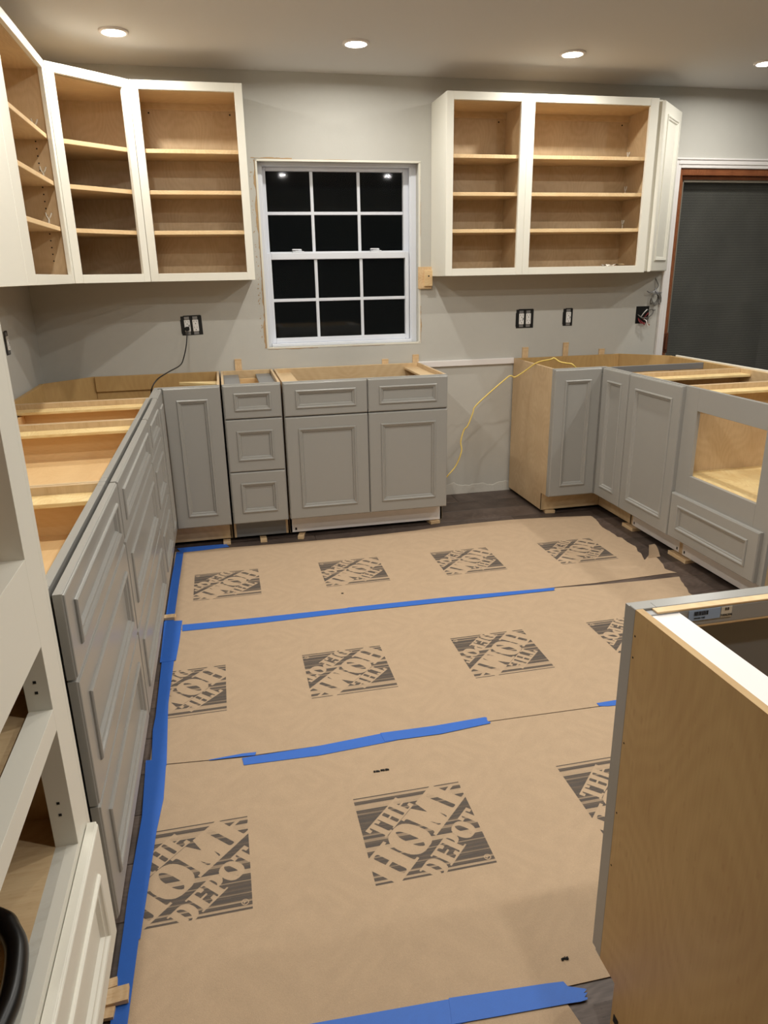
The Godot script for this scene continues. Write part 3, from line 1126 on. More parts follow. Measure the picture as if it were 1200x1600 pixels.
func wall_box(t: Node3D, w: float, d: float, o: Dictionary) -> void:
	# local: x across, y from the bottom, z = 0 at the wall, d at the face of the frame
	var h := UT - UB
	var st := S()
	box(st, Vector3(0.0, 0.0, 0.0), Vector3(0.004, h, d - 0.019), 0.0008)
	obj("finished_side", st, M.white, t)
	st = S()
	box(st, Vector3(w - 0.004, 0.0, 0.0), Vector3(w, h, d - 0.019), 0.0008)
	obj("finished_side", st, M.white, t)
	for x in [0.004, w - 0.016]:
		st = S()
		box(st, Vector3(x, 0.0, 0.0), Vector3(x + 0.012, h, d - 0.019))
		obj("side_panel", st, M.maple, t)
	st = S()
	box(st, Vector3(0.016, 0.0, 0.0), Vector3(w - 0.016, h, 0.006), 0.0005)
	obj("back_panel", st, M.maple, t)
	st = S()
	box(st, Vector3(0.016, h - 0.075, 0.006), Vector3(w - 0.016, h - 0.012, 0.018))
	var hr := obj("hanging_rail", st, M.maple_flat, t)
	for x in [0.06, w - 0.06]:
		st = S()
		box(st, Vector3(x - 0.004, h - 0.094, 0.0055), Vector3(x + 0.004, h - 0.086, 0.0075), 0.0005)
		obj("screw", st, M.dark, hr)
	st = S()
	box(st, Vector3(0.016, h - 0.042, 0.006), Vector3(w - 0.016, h - 0.030, d - 0.019))
	obj("top_panel", st, M.maple_flat, t)
	st = S()
	box(st, Vector3(0.016, 0.026, 0.006), Vector3(w - 0.016, 0.038, d - 0.019))
	obj("bottom_panel", st, M.maple_flat, t)
	for y in SHELF_Y:
		st = S()
		box(st, Vector3(0.017, y - UB, 0.007), Vector3(w - 0.017, y - UB + 0.019, d - 0.026), 0.001)
		var sh := obj("shelf", st, M.maple_flat, t)
		st = S()
		box(st, Vector3(0.017, y - UB, d - 0.026), Vector3(w - 0.017, y - UB + 0.019, d - 0.022), 0.0012)
		obj("edge_band", st, M.edge, sh)
	st = S()
	var f0 := d - 0.019
	var s0: float = o.get("stile0", 0.040)
	var s1: float = o.get("stile1", 0.040)
	box(st, Vector3(0, 0, f0), Vector3(s0, h, d), 0.0012)
	box(st, Vector3(w - s1, 0, f0), Vector3(w, h, d), 0.0012)
	box(st, Vector3(s0, 0, f0), Vector3(w - s1, 0.040, d), 0.0008)
	box(st, Vector3(s0, h - 0.040, f0), Vector3(w - s1, h, d), 0.0008)
	var ff := obj("face_frame", st, M.white, t)
	# drilled hinge dots on the stile
	for y in [0.10, 0.45, h - 0.10]:
		st = S()
		box(st, Vector3(s0 - 0.0004, y - 0.003, d - 0.012), Vector3(s0 + 0.0012, y + 0.003, d - 0.006), 0.0)
		obj("hinge_screw", st, M.receptacle, ff)


func clip(parent: Node3D, at: Vector3, turn: float) -> void:  # clear Y-shaped plastic shelf clip
	var st := S(true)
	tube(st, [Vector3(0, 0, 0), Vector3(0.002, 0.018, 0.001), Vector3(0, 0.034, 0)], 0.0038, 6)
	tube(st, [Vector3(0, 0.032, 0), Vector3(-0.009, 0.045, 0), Vector3(-0.015, 0.060, 0)], 0.0032, 6)
	tube(st, [Vector3(0, 0.032, 0), Vector3(0.008, 0.046, 0), Vector3(0.011, 0.062, 0)], 0.0032, 6)
	var o := obj("shelf_clip", st, M.clip, parent)
	o.position = at
	o.rotation_degrees.y = turn


func wall_cabinets() -> void:
	var g := "white open wall cabinets"
	# along the side wall: local x runs from the viewer towards the window wall
	var t := thing("wall_cabinet", "white open wall cabinet on the side wall, with clear Y-shaped clips inside", "cabinet", Vector3(-0.058, UB, 1.525), 90.0, g)
	wall_box(t, 1.525 - 0.588, 0.343, {"stile0": 0.140, "stile1": 0.05})
	for q in [[2.034, 0.272], [1.840, 0.278], [1.646, 0.272]]:
		clip(t, Vector3(0.917, q[0] - UB, q[1]), 90.0)
	var st := S()
	for i in 3:
		for k in 5:
			box(st, Vector3(0.9205, [0.10, 0.30, 0.49][i] + 0.03 * k, 0.262), Vector3(0.9215, [0.10, 0.30, 0.49][i] + 0.03 * k + 0.006, 0.268), 0.0)
	obj("pin_holes", st, M.dark, t).set_meta("kind", "stuff")
	# blank white cabinet nearer the viewer
	t = thing("wall_cabinet", "plain white closed cabinet face beside the open side-wall cabinet", "cabinet", Vector3(-0.058, UB, 1.98), 90.0)
	st = S()
	box(st, Vector3(0, 0, 0), Vector3(0.453, UT - UB, 0.322), 0.001)
	obj("body", st, M.white, t)
	st = S()
	box(st, Vector3(0, 0, 0.3225), Vector3(0.452, UT - UB, 0.3428), 0.0012)
	obj("face_panel", st, M.white, t)
	# diagonal corner cabinet
	diagonal_cabinet(g)
	# window wall
	t = thing("wall_cabinet", "white open wall cabinet between the corner and the night window", "cabinet", Vector3(0.6145, UB, 0.003), 0.0, g)
	wall_box(t, 0.543, 0.297, {})
	t = thing("wall_cabinet", "narrower white open wall cabinet on the sliding-door side of the window", "cabinet", Vector3(2.2365, UB, 0.003), 0.0, g)
	wall_box(t, 0.4685, 0.297, {})
	t = thing("wall_cabinet", "wider white open wall cabinet above the two right-hand wall outlets".replace("right-hand wall", "wall"), "cabinet", Vector3(2.7055, UB, 0.003), 0.0, g)
	wall_box(t, 0.7955, 0.297, {"stile1": 0.052})
	for q in [[2.031, 0.035], [1.838, 0.035], [1.644, 0.035]]:
		clip(t, Vector3(0.775, q[0] - UB, q[1]), 90.0)
	# angled end cabinet with its door
	t = thing("angled_end_cabinet", "narrow angled white end cabinet with a raised-bead door, next to the door casing", "cabinet", Vector3.ZERO)
	st = S()
	prism(st, [[3.504, 0.003], [3.81, 0.003], [3.81, 0.018], [3.528, 0.288], [3.504, 0.288]], UB + 0.006, UT - 0.006)
	obj("body", st, M.white, t)
	var a := Vector3(3.521, 0, 0.300)
	var b := Vector3(3.812, 0, 0.022)
	var dir := (b - a).normalized()
	var f := front(t, "door", 0, 0, 0, (b - a).length(), 0.925, 0.064, 0.062, M.white)
	f.transform = Transform3D(Basis(dir, Vector3.UP, dir.cross(Vector3.UP)), Vector3(a.x, UB + 0.004, a.z))
	rebase(t, Vector3(3.6, UB, 0.1))


func diagonal_cabinet(g: String) -> void:
	var t := thing("corner_wall_cabinet", "white open diagonal corner wall cabinet between the side wall and window wall", "cabinet", Vector3.ZERO, 0.0, g)
	var p1 := Vector2(0.286, 0.586)
	var p2 := Vector2(0.6135, 0.300)
	var xl := -0.058
	var zb := 0.003
	var st := S()
	box(st, Vector3(xl, UB, 0.572), Vector3(0.272, UT, 0.584))
	obj("side_panel", st, M.maple_side, t)
	st = S()
	box(st, Vector3(0.600, UB, zb), Vector3(0.6125, UT, 0.285))
	obj("side_panel", st, M.maple_side, t)
	st = S()
	box(st, Vector3(xl, UB, zb), Vector3(0.600, UT, zb + 0.006))
	box(st, Vector3(xl, UB, zb + 0.006), Vector3(xl + 0.006, UT, 0.572))
	obj("back_panel", st, M.maple, t)
	var dir := (p2 - p1).normalized()
	var out := Vector2(-dir.y, dir.x)
	if out.x < 0:
		out = -out
	var foot := func(back: float) -> Array:
		var q1 := p1 - out * back
		var q2 := p2 - out * back
		return [[xl + 0.006, zb + 0.006], [0.599, zb + 0.006], [0.599, minf(q2.y, 0.28)], [q2.x - 0.012, q2.y], [q1.x, q1.y - 0.012], [minf(q1.x, 0.26), 0.571], [xl + 0.006, 0.571]]
	for y in [UB + 0.026, UT - 0.042]:
		st = S()
		prism(st, foot.call(0.02), y, y + 0.012)
		obj("top_panel" if y > 2.0 else "bottom_panel", st, M.maple_flat, t)
	for y in SHELF_Y:
		st = S()
		prism(st, foot.call(0.030), y, y + 0.019)
		var sh := obj("shelf", st, M.maple_flat, t)
		st = S()
		var e := p1.lerp(p2, 0.05) - out * 0.030
		var e2 := p1.lerp(p2, 0.95) - out * 0.030
		board(st, e, e2, 0.004, y, y + 0.019)
		obj("edge_band", st, M.edge, sh)
	var L := (p2 - p1).length()
	var h := UT - UB
	st = S()
	box(st, Vector3(0.0, 0, -0.019), Vector3(0.044, h, 0), 0.0012)
	box(st, Vector3(L - 0.040, 0, -0.019), Vector3(L, h, 0), 0.0012)
	box(st, Vector3(0.044, 0, -0.019), Vector3(L - 0.040, 0.04, 0), 0.0008)
	box(st, Vector3(0.044, h - 0.04, -0.019), Vector3(L - 0.040, h, 0), 0.0008)
	var ff := obj("face_frame", st, M.white, t)
	var d3 := Vector3(dir.x, 0, dir.y)
	ff.transform = Transform3D(Basis(d3, Vector3.UP, d3.cross(Vector3.UP)), Vector3(p1.x, UB, p1.y))
	st = S()
	for i in 3:
		for k in 5:
			var y: float = UB + [0.10, 0.30, 0.49][i] + 0.03 * k
			box(st, Vector3(0.5992, y, 0.215), Vector3(0.6002, y + 0.006, 0.221), 0.0)
	obj("pin_holes", st, M.dark, t).set_meta("kind", "stuff")
	rebase(t, Vector3(0.1, UB, 0.1))


# =====================================================================  floor covering
const PAPER_Y := -0.0165


func sheet(poly: Array, y0: float, label: String) -> MeshInstance3D:
	var st := S()
	prism(st, poly, y0, y0 + 0.0012)
	var o := obj("floor_paper", st, M.paper)
	tag(o, label, "floor paper", "kraft paper sheets on the floor")
	return o


func logo(parent: Node3D, cx: float, cz: float, y: float, flip: bool, x0 := -9.0, x1 := 9.0) -> void:
	# a printed square; x0 and x1 cut it off where the sheet ends
	var s := 0.1575
	var xa := maxf(cx - s, x0)
	var xb := minf(cx + s, x1)
	var st := S()
	var P := [Vector3(xa, y, cz - s), Vector3(xb, y, cz - s), Vector3(xb, y, cz + s), Vector3(xa, y, cz + s)]
	var uv := []
	for p in P:
		var u: float = (p.x - cx + s) / (2.0 * s)
		var v: float = (p.z - cz + s) / (2.0 * s)
		uv.append(Vector2(1.0 - u, 1.0 - v) if flip else Vector2(u, v))
	for k in [0, 1, 2, 0, 2, 3]:
		st.set_uv(uv[k])
		st.set_normal(Vector3.UP)
		st.add_vertex(P[k])
	var o := MeshInstance3D.new()
	o.mesh = st.commit()
	o.material_override = M.logo
	o.name = "printed_emblem" if parent.get_child_count() == 0 else "printed_emblem_%03d" % parent.get_child_count()
	parent.add_child(o, true)


func jag(poly: Array, amount: float, from: int, to: int) -> Array:  # torn edge: extra points between two corners
	var out := []
	for i in poly.size():
		out.append(poly[i])
		if i >= from and i < to:
			var a: Array = poly[i]
			var b: Array = poly[i + 1]
			var n := int(Vector2(a[0] - b[0], a[1] - b[1]).length() / 0.02)
			for k in range(1, n):
				var f := float(k) / n
				out.append([lerpf(a[0], b[0], f) + rng.randf_range(-amount, amount), lerpf(a[1], b[1], f) + rng.randf_range(-amount, amount)])
	return out


func floor_paper() -> void:
	var y := PAPER_Y
	var p1 := [[0.603, 0.629], [0.797, 0.635], [1.112, 0.649], [1.620, 0.660], [1.965, 0.643], [2.128, 0.619], [2.311, 0.610], [2.575, 0.610], [2.855, 0.638], [3.062, 0.672], [3.062, 0.734], [3.028, 0.880], [3.034, 0.950], [3.028, 1.046], [3.046, 1.062], [3.040, 1.154], [3.046, 1.201], [3.016, 1.275], [3.020, 1.297], [2.986, 1.388], [3.018, 1.360], [3.056, 1.323], [3.068, 1.346], [3.064, 1.382], [3.048, 1.449], [3.019, 1.519], [3.028, 1.543], [3.048, 1.577], [3.001, 1.573], [2.774, 1.582], [2.599, 1.588], [2.407, 1.584], [1.565, 1.580], [0.62, 1.578]]
	var a := sheet(jag(p1, 0.004, 9, 27), y, "brown kraft floor paper sheet along the sink cabinet, its far end torn")
	for c in [[0.8755, 1.145], [1.5005, 1.147], [2.103, 1.164], [2.711, 1.180]]:
		logo(a, c[0], c[1], y + 0.0016, true)
	var st := S(true)
	# curled-up torn flap
	for i in 6:
		var f := i / 6.0
		var f2 := (i + 1) / 6.0
		var q := func(s: float, e: float) -> Vector3: return Vector3(3.018 + 0.07 * e + 0.012 * s, y + 0.002 + 0.065 * sin(s * 1.3) * (1.0 - 0.35 * e * s), 1.375 - 0.055 * e - 0.028 * s + 0.05 * e * (1.0 - s))
		quad(st, q.call(f, 0.0), q.call(f, 1.0), q.call(f2, 1.0), q.call(f2, 0.0))
	obj("torn_flap", st, M.paper, a)
	var p2 := [[0.62, 1.582], [1.563, 1.583], [2.387, 1.592], [2.589, 1.609], [2.861, 1.622], [3.030, 1.622], [3.005, 1.679], [2.990, 1.721], [2.962, 1.795], [2.96, 2.05], [2.98, 2.3], [2.95, 2.531], [2.143, 2.531], [1.716, 2.521], [0.904, 2.512], [0.62, 2.486]]
	var b := sheet(jag(p2, 0.004, 5, 11), y, "brown kraft floor paper sheet in the middle, between the two seam tapes")
	for c in [[0.700, 2.085], [1.311, 2.085], [1.918, 2.100], [2.52, 2.11]]:
		logo(b, c[0], c[1], y + 0.0016, true, 0.62, 2.95)
	var p3 := [[0.62, 2.490], [0.904, 2.516], [1.716, 2.525], [2.143, 2.535], [2.95, 2.536], [2.9, 3.44], [1.642, 3.448], [1.546, 3.447], [1.283, 3.436], [1.099, 3.425], [0.62, 3.40]]
	var c3 := sheet(p3, y, "brown kraft floor paper sheet nearest the viewer, beside the maple cabinet side")
	for c in [[0.748, 2.937], [1.361, 2.941], [1.985, 2.945]]:
		logo(c3, c[0], c[1], y + 0.0016, false, 0.62, 2.95)
	var p4 := [[0.62, 3.404], [1.099, 3.429], [1.283, 3.440], [1.530, 3.452], [1.523, 3.483], [1.535, 3.55], [1.56, 4.3], [0.62, 4.3]]
	sheet(p4, y, "strip of brown kraft floor paper below the lowest seam tape")


func strip(top: Array, bottom: Array, y: float, label: String, ragged_ends := true) -> void:
	var poly := top.duplicate()
	var last: Array = top[-1]
	var first: Array = bottom[-1]
	if ragged_ends:
		for k in range(1, 6):
			var f := k / 6.0
			poly.append([lerpf(last[0], first[0], f) + rng.randf_range(-0.005, 0.005), lerpf(last[1], first[1], f) + rng.randf_range(-0.003, 0.003)])
	var back := bottom.duplicate()
	back.reverse()
	poly.append_array(back)
	var st := S()
	prism(st, poly, y, y + 0.0007)
	var o := obj("tape_strip", st, M.tape)
	tag(o, label, "tape", "blue masking tape")


func tapes() -> void:
	var y := PAPER_Y + 0.0022
	strip([[0.680, 1.539], [0.994, 1.552], [1.421, 1.558]], [[0.682, 1.600], [0.991, 1.608], [1.44, 1.603]], y, "blue masking tape on the far paper seam, half nearer the drawers")
	strip([[1.40, 1.556], [1.870, 1.565], [2.387, 1.592]], [[1.40, 1.603], [1.856, 1.611], [2.378, 1.619]], y + 0.0009, "blue masking tape on the far paper seam, half ending at the open slit")
	strip([[0.900, 2.520], [1.145, 2.517], [1.340, 2.503], [1.385, 2.505]], [[0.904, 2.556], [1.138, 2.565], [1.369, 2.550], [1.392, 2.548]], y, "blue masking tape on the middle paper seam, half nearer the drawers")
	strip([[1.345, 2.500], [1.530, 2.505], [1.707, 2.499]], [[1.350, 2.547], [1.538, 2.552], [1.712, 2.536]], y + 0.0009, "blue masking tape on the middle paper seam, half nearer the maple cabinet side")
	strip([[0.80, 2.506], [0.90, 2.500], [0.945, 2.503]], [[0.80, 2.509], [0.90, 2.514], [0.940, 2.518]], y + 0.0018, "thin sliver of blue tape on the middle paper seam", false)
	strip([[0.95, 3.400], [1.274, 3.417], [1.330, 3.420]], [[0.95, 3.452], [1.25, 3.472], [1.330, 3.472]], y, "blue masking tape on the nearest paper seam, half at the frame edge")
	strip([[1.290, 3.416], [1.500, 3.433], [1.536, 3.437], [1.540, 3.449], [1.572, 3.462]], [[1.280, 3.470], [1.40, 3.477], [1.528, 3.484], [1.55, 3.486], [1.566, 3.485]], y + 0.0009, "blue masking tape on the nearest paper seam, end by the maple panel")
	strip([[2.11, 2.514], [2.145, 2.513], [2.30, 2.512]], [[2.11, 2.532], [2.14, 2.540], [2.30, 2.55]], y, "blue masking tape mostly hidden behind the maple cabinet side")
	# along the side-wall cabinets
	strip([[0.612, 0.578], [0.74, 0.577], [0.885, 0.580]], [[0.637, 0.651], [0.76, 0.645], [0.891, 0.632]], y, "short blue tape on the paper under the corner door")
	strip([[0.612, 0.640], [0.606, 1.0], [0.604, 1.50]], [[0.650, 0.640], [0.645, 1.1], [0.642, 1.50]], y + 0.0009, "blue masking tape strip at the foot of the drawers, far end")
	strip([[0.601, 1.490], [0.606, 1.70], [0.608, 1.852]], [[0.678, 1.500], [0.674, 1.70], [0.668, 1.848]], y + 0.0018, "wide patch of blue tape at the foot of the drawers")
	strip([[0.614, 1.834], [0.619, 2.220], [0.616, 2.300], [0.627, 2.50]], [[0.661, 1.834], [0.657, 2.150], [0.664, 2.32], [0.672, 2.50]], y + 0.0009, "blue masking tape strip at the foot of the drawers, middle stretch")
	strip([[0.608, 2.462], [0.619, 2.715], [0.611, 2.985], [0.612, 3.12]], [[0.670, 2.470], [0.673, 2.654], [0.663, 2.781], [0.656, 2.996], [0.652, 3.12]], y + 0.0018, "blue masking tape strip at the foot of the drawers, stretch with a curled start")
	strip([[0.612, 3.06], [0.612, 3.30], [0.612, 3.75]], [[0.650, 3.06], [0.646, 3.316], [0.648, 3.75]], y + 0.0027, "blue masking tape strip at the foot of the tall white cabinet")
	# slit where two sheets do not meet
	pass


# =====================================================================  electrical
func receptacle(parent: Node3D, cx: float, cy: float, z: float, s: float, variant: int) -> void:
	var st := S()
	box(st, Vector3(cx - 0.0165, cy - 0.0335, z), Vector3(cx + 0.0165, cy + 0.0335, z + 0.007), 0.0025)
	var o := obj("receptacle", st, M.receptacle, parent)
	st = S()
	for dy in [-0.017, 0.017]:
		box(st, Vector3(cx - 0.0085, cy + dy + 0.002, z + 0.0066), Vector3(cx - 0.0065, cy + dy + 0.010, z + 0.0074), 0.0)
		box(st, Vector3(cx + 0.0060, cy + dy + 0.003, z + 0.0066), Vector3(cx + 0.0080, cy + dy + 0.010, z + 0.0074), 0.0)
		box(st, Vector3(cx - 0.0020, cy + dy - 0.009, z + 0.0066), Vector3(cx + 0.0024, cy + dy - 0.004, z + 0.0074), 0.0)
	if variant == 1:
		box(st, Vector3(cx + 0.008, cy - 0.006, z + 0.0066), Vector3(cx + 0.0125, cy + 0.006, z + 0.0074), 0.0)
	obj("slots", st, M.black, o)
	for sy in [-1.0, 1.0]:
		st = S()
		box(st, Vector3(cx - 0.014, cy + sy * 0.043 - 0.008, z - 0.001), Vector3(cx + 0.014, cy + sy * 0.043 + 0.008, z + 0.002), 0.0006)
		obj("mounting_strap", st, M.steel, parent)


func outlet(at: Vector3, turn: float, n: int, tall: float, label: String, turned := 0.0) -> Node3D:
	var t := thing("wall_outlet", label, "outlet", at, turn, "uncovered wall outlets")
	t.rotation_degrees.z = turned
	var w := 0.118 if n == 2 else 0.066
	var st := S()
	# cut-out and box, slightly ragged
	box(st, Vector3(-w / 2, -tall / 2, -0.0005), Vector3(w / 2, tall / 2, 0.0022), 0.0006)
	box(st, Vector3(-w / 2 - 0.003, -tall / 2 + 0.01, -0.0005), Vector3(-w / 2, tall / 2 - 0.02, 0.0018), 0.0)
	box(st, Vector3(-w / 2 + 0.015, tall / 2, -0.0005), Vector3(w / 2 - 0.004, tall / 2 + 0.003, 0.0018), 0.0)
	obj("outlet_box", st, M.black, t)
	if n == 2:
		receptacle(t, -0.025, 0.0, 0.002, 1.0, 1)
		receptacle(t, 0.022, 0.0, 0.002, 1.0, 0)
	else:
		receptacle(t, 0.002, 0.0, 0.002, 1.0, 1)
	return t


func outlets() -> void:
	outlet(Vector3(0.789, 1.144, 0.0), 0.0, 2, 0.108, "double wall outlet without cover plate, black plug in its first socket", 1.5)
	outlet(Vector3(2.865, 1.121, 0.0), 0.0, 2, 0.115, "double wall outlet without cover plate and nothing plugged in")
	outlet(Vector3(3.164, 1.122, 0.0), 0.0, 1, 0.108, "single wall outlet without cover plate on the window wall")
	outlet(Vector3(-0.06, 1.125, 0.613), 90.0, 1, 0.11, "single wall outlet without cover plate on the side wall")
	# open switch box with loose wires
	var t := thing("switch_box", "open black wiring box with loose wires by the door casing", "wiring box", Vector3(3.700, 1.122, 0.0))
	var st := S()
	box(st, Vector3(-0.047, -0.055, -0.0005), Vector3(0.047, 0.055, 0.003), 0.0006)
	obj("outlet_box", st, M.black, t)
	var W := [
		[M.receptacle, [Vector3(-0.012, -0.012, 0.01), Vector3(-0.008, 0.012, 0.03), Vector3(0.006, 0.030, 0.036), Vector3(0.022, 0.034, 0.02)]],
		[M.sheath, [Vector3(0.040, 0.030, 0.004), Vector3(0.055, 0.034, 0.025), Vector3(0.068, 0.028, 0.03), Vector3(0.074, 0.032, 0.032)]],
		[M.red, [Vector3(0.0, -0.03, 0.01), Vector3(0.01, -0.005, 0.03), Vector3(0.026, 0.012, 0.03), Vector3(0.040, 0.0, 0.01)]],
		[M.copper, [Vector3(0.010, -0.02, 0.01), Vector3(0.022, -0.045, 0.03), Vector3(0.028, -0.062, 0.032), Vector3(0.042, -0.064, 0.034)]],
		[M.sheath, [Vector3(-0.035, 0.002, 0.006), Vector3(-0.02, -0.015, 0.026), Vector3(0.0, -0.02, 0.03), Vector3(0.016, -0.018, 0.03), Vector3(0.026, -0.045, 0.032)]],
		[M.red, [Vector3(-0.02, -0.03, 0.006), Vector3(-0.012, -0.044, 0.025), Vector3(0.0, -0.055, 0.03), Vector3(0.006, -0.064, 0.03)]],
		[M.receptacle, [Vector3(0.004, -0.026, 0.01), Vector3(0.016, -0.036, 0.03), Vector3(0.020, -0.055, 0.034), Vector3(0.030, -0.072, 0.036)]],
		[M.sheath, [Vector3(0.030, -0.02, 0.01), Vector3(0.052, -0.004, 0.024), Vector3(0.064, 0.018, 0.026), Vector3(0.060, 0.034, 0.02)]],
		[M.red, [Vector3(-0.03, -0.02, 0.006), Vector3(-0.028, -0.04, 0.02), Vector3(-0.014, -0.052, 0.026), Vector3(0.010, -0.05, 0.03)]],
	]
	for w in W:
		st = S(true)
		tube(st, spline(w[1], 5), 0.0034, 6)
		obj("wire", st, w[0], t)
	# bundle of bare cable ends hanging from the wall above it
	t = thing("wire_bundle", "coil of loose grey wires hanging from the wall under the angled end cabinet", "wires", Vector3(3.775, 1.355, 0.0))
	var C := [
		[Vector3(0, 0, -0.003), Vector3(0.0, -0.025, 0.02), Vector3(0.008, -0.05, 0.028), Vector3(-0.01, -0.075, 0.03), Vector3(-0.014, -0.10, 0.03)],
		[Vector3(-0.012, -0.065, 0.03), Vector3(-0.022, -0.085, 0.034), Vector3(-0.05, -0.092, 0.03), Vector3(-0.072, -0.082, 0.03)],
		[Vector3(-0.014, -0.08, 0.03), Vector3(0.005, -0.09, 0.036), Vector3(0.026, -0.095, 0.034), Vector3(0.034, -0.09, 0.03)],
		[Vector3(-0.012, -0.085, 0.032), Vector3(0.012, -0.10, 0.04), Vector3(0.03, -0.125, 0.036), Vector3(0.036, -0.155, 0.03)],
		[Vector3(-0.012, -0.09, 0.034), Vector3(0.012, -0.11, 0.03), Vector3(0.014, -0.145, 0.03), Vector3(0.03, -0.168, 0.03)],
		[Vector3(-0.01, -0.085, 0.03), Vector3(-0.032, -0.115, 0.036), Vector3(-0.042, -0.145, 0.03), Vector3(-0.034, -0.165, 0.026), Vector3(-0.026, -0.15, 0.03)],
	]
	for c in C:
		st = S(true)
		tube(st, spline(c, 5), 0.0034, 6)
		obj("wire", st, M.sheath if c.size() != 4 else M.steel, t)
	for k in 3:
		var pts := []
		for i in 17:
			var a := TAU * i / 16.0
			pts.append(Vector3(-0.012 + cos(a) * (0.021 + 0.004 * k), -0.128 - 0.004 * k + sin(a) * (0.030 + 0.003 * k), 0.030 + 0.006 * k + 0.004 * sin(a * 2.0)))
		st = S(true)
		tube(st, pts, 0.0032, 6)
		obj("wire", st, M.sheath, t)


func cords() -> void:
	var t := thing("power_cord", "thin black power cord plugged into the double outlet and running into the corner cabinet", "cord", Vector3(0.762, 1.128, 0.009))
	var st := S()
	box(st, Vector3(-0.013, -0.011, 0.0), Vector3(0.013, 0.011, 0.03), 0.004)
	obj("plug", st, M.cable, t)
	st = S(true)
	var pts := [Vector3(0.761, 1.120, 0.034), Vector3(0.757, 1.085, 0.05), Vector3(0.749, 1.036, 0.075), Vector3(0.731, 0.975, 0.14), Vector3(0.712, 0.943, 0.21), Vector3(0.662, 0.929, 0.36), Vector3(0.626, 0.918, 0.46), Vector3(0.602, 0.905, 0.525), Vector3(0.580, 0.875, 0.556), Vector3(0.565, 0.82, 0.55), Vector3(0.53, 0.65, 0.52), Vector3(0.48, 0.30, 0.45), Vector3(0.45, 0.135, 0.40)]
	var loc := []
	for p in pts:
		loc.append(p - t.position)
	tube(st, spline(loc, 6), 0.0034, 8)
	obj("cord", st, M.cable, t)
	st = S(true)
	var cp := [Vector3(2.02, 0.06, 0.64), Vector3(2.210, 0.239, 0.45), Vector3(2.276, 0.294, 0.42), Vector3(2.318, 0.378, 0.40), Vector3(2.319, 0.434, 0.38), Vector3(2.345, 0.499, 0.36), Vector3(2.369, 0.525, 0.36), Vector3(2.407, 0.598, 0.34), Vector3(2.422, 0.631, 0.33), Vector3(2.498, 0.695, 0.32), Vector3(2.627, 0.787, 0.30), Vector3(2.660, 0.805, 0.30), Vector3(2.689, 0.796, 0.30), Vector3(2.740, 0.833, 0.325), Vector3(2.801, 0.886, 0.365), Vector3(2.862, 0.908, 0.42), Vector3(2.883, 0.915, 0.42), Vector3(2.907, 0.895, 0.45), Vector3(2.934, 0.889, 0.48), Vector3(2.964, 0.879, 0.515), Vector3(3.0, 0.80, 0.50), Vector3(3.02, 0.45, 0.40), Vector3(3.1, 0.132, 0.35)]
	cp[0] = Vector3(2.17, 0.16, 0.40)
	cp.push_front(Vector3(2.20, FLOOR_Y + 0.006, 0.33))
	tube(st, spline(cp, 5), 0.0042, 8)
	var o := obj("cable", st, M.yellow)
	tag(o, "yellow electrical cable rising across the gap and over the bare maple side", "cable")
	st = S(true)
	var hp := [Vector3(0.36, 0.475, 3.42), Vector3(0.46, 0.459, 3.437), Vector3(0.53, 0.457, 3.475), Vector3(0.55, 0.457, 3.50), Vector3(0.568, 0.457, 3.535), Vector3(0.577, 0.457, 3.58), Vector3(0.580, 0.457, 3.621), Vector3(0.576, 0.457, 3.657), Vector3(0.565, 0.457, 3.72), Vector3(0.53, 0.457, 3.85), Vector3(0.45, 0.457, 3.95)]
	tube(st, spline(hp, 8), 0.0165, 14)
	o = obj("hose", st, M.hose)
	tag(o, "thick black flexible hose curled in the tall white cabinet's open compartment", "hose")


# =====================================================================  shims and small things
func wedge(label: String, at: Vector3, size: Vector3, thin: float, turn: Vector3, group: String) -> void:
	# cedar shim: width x, thickness y at the thick end (z = 0) and thin at z = size.z
	var st := S()
	var w := size.x / 2.0
	var p := [Vector3(-w, 0, 0), Vector3(w, 0, 0), Vector3(w, 0, size.z), Vector3(-w, 0, size.z), Vector3(-w, size.y, 0), Vector3(w, size.y, 0), Vector3(w, thin, size.z), Vector3(-w, thin, size.z)]
	var c := Vector3(0, size.y * 0.4, size.z / 2.0)
	for f in [[0, 1, 2, 3], [4, 5, 6, 7], [0, 1, 5, 4], [3, 2, 6, 7], [0, 3, 7, 4], [1, 2, 6, 5]]:
		ordered(st, p[f[0]], p[f[1]], p[f[2]], p[f[3]], c)
	var o := obj("wood_shim", st, M.pine)
	o.position = at
	o.rotation_degrees = turn
	tag(o, label, "shim", group)


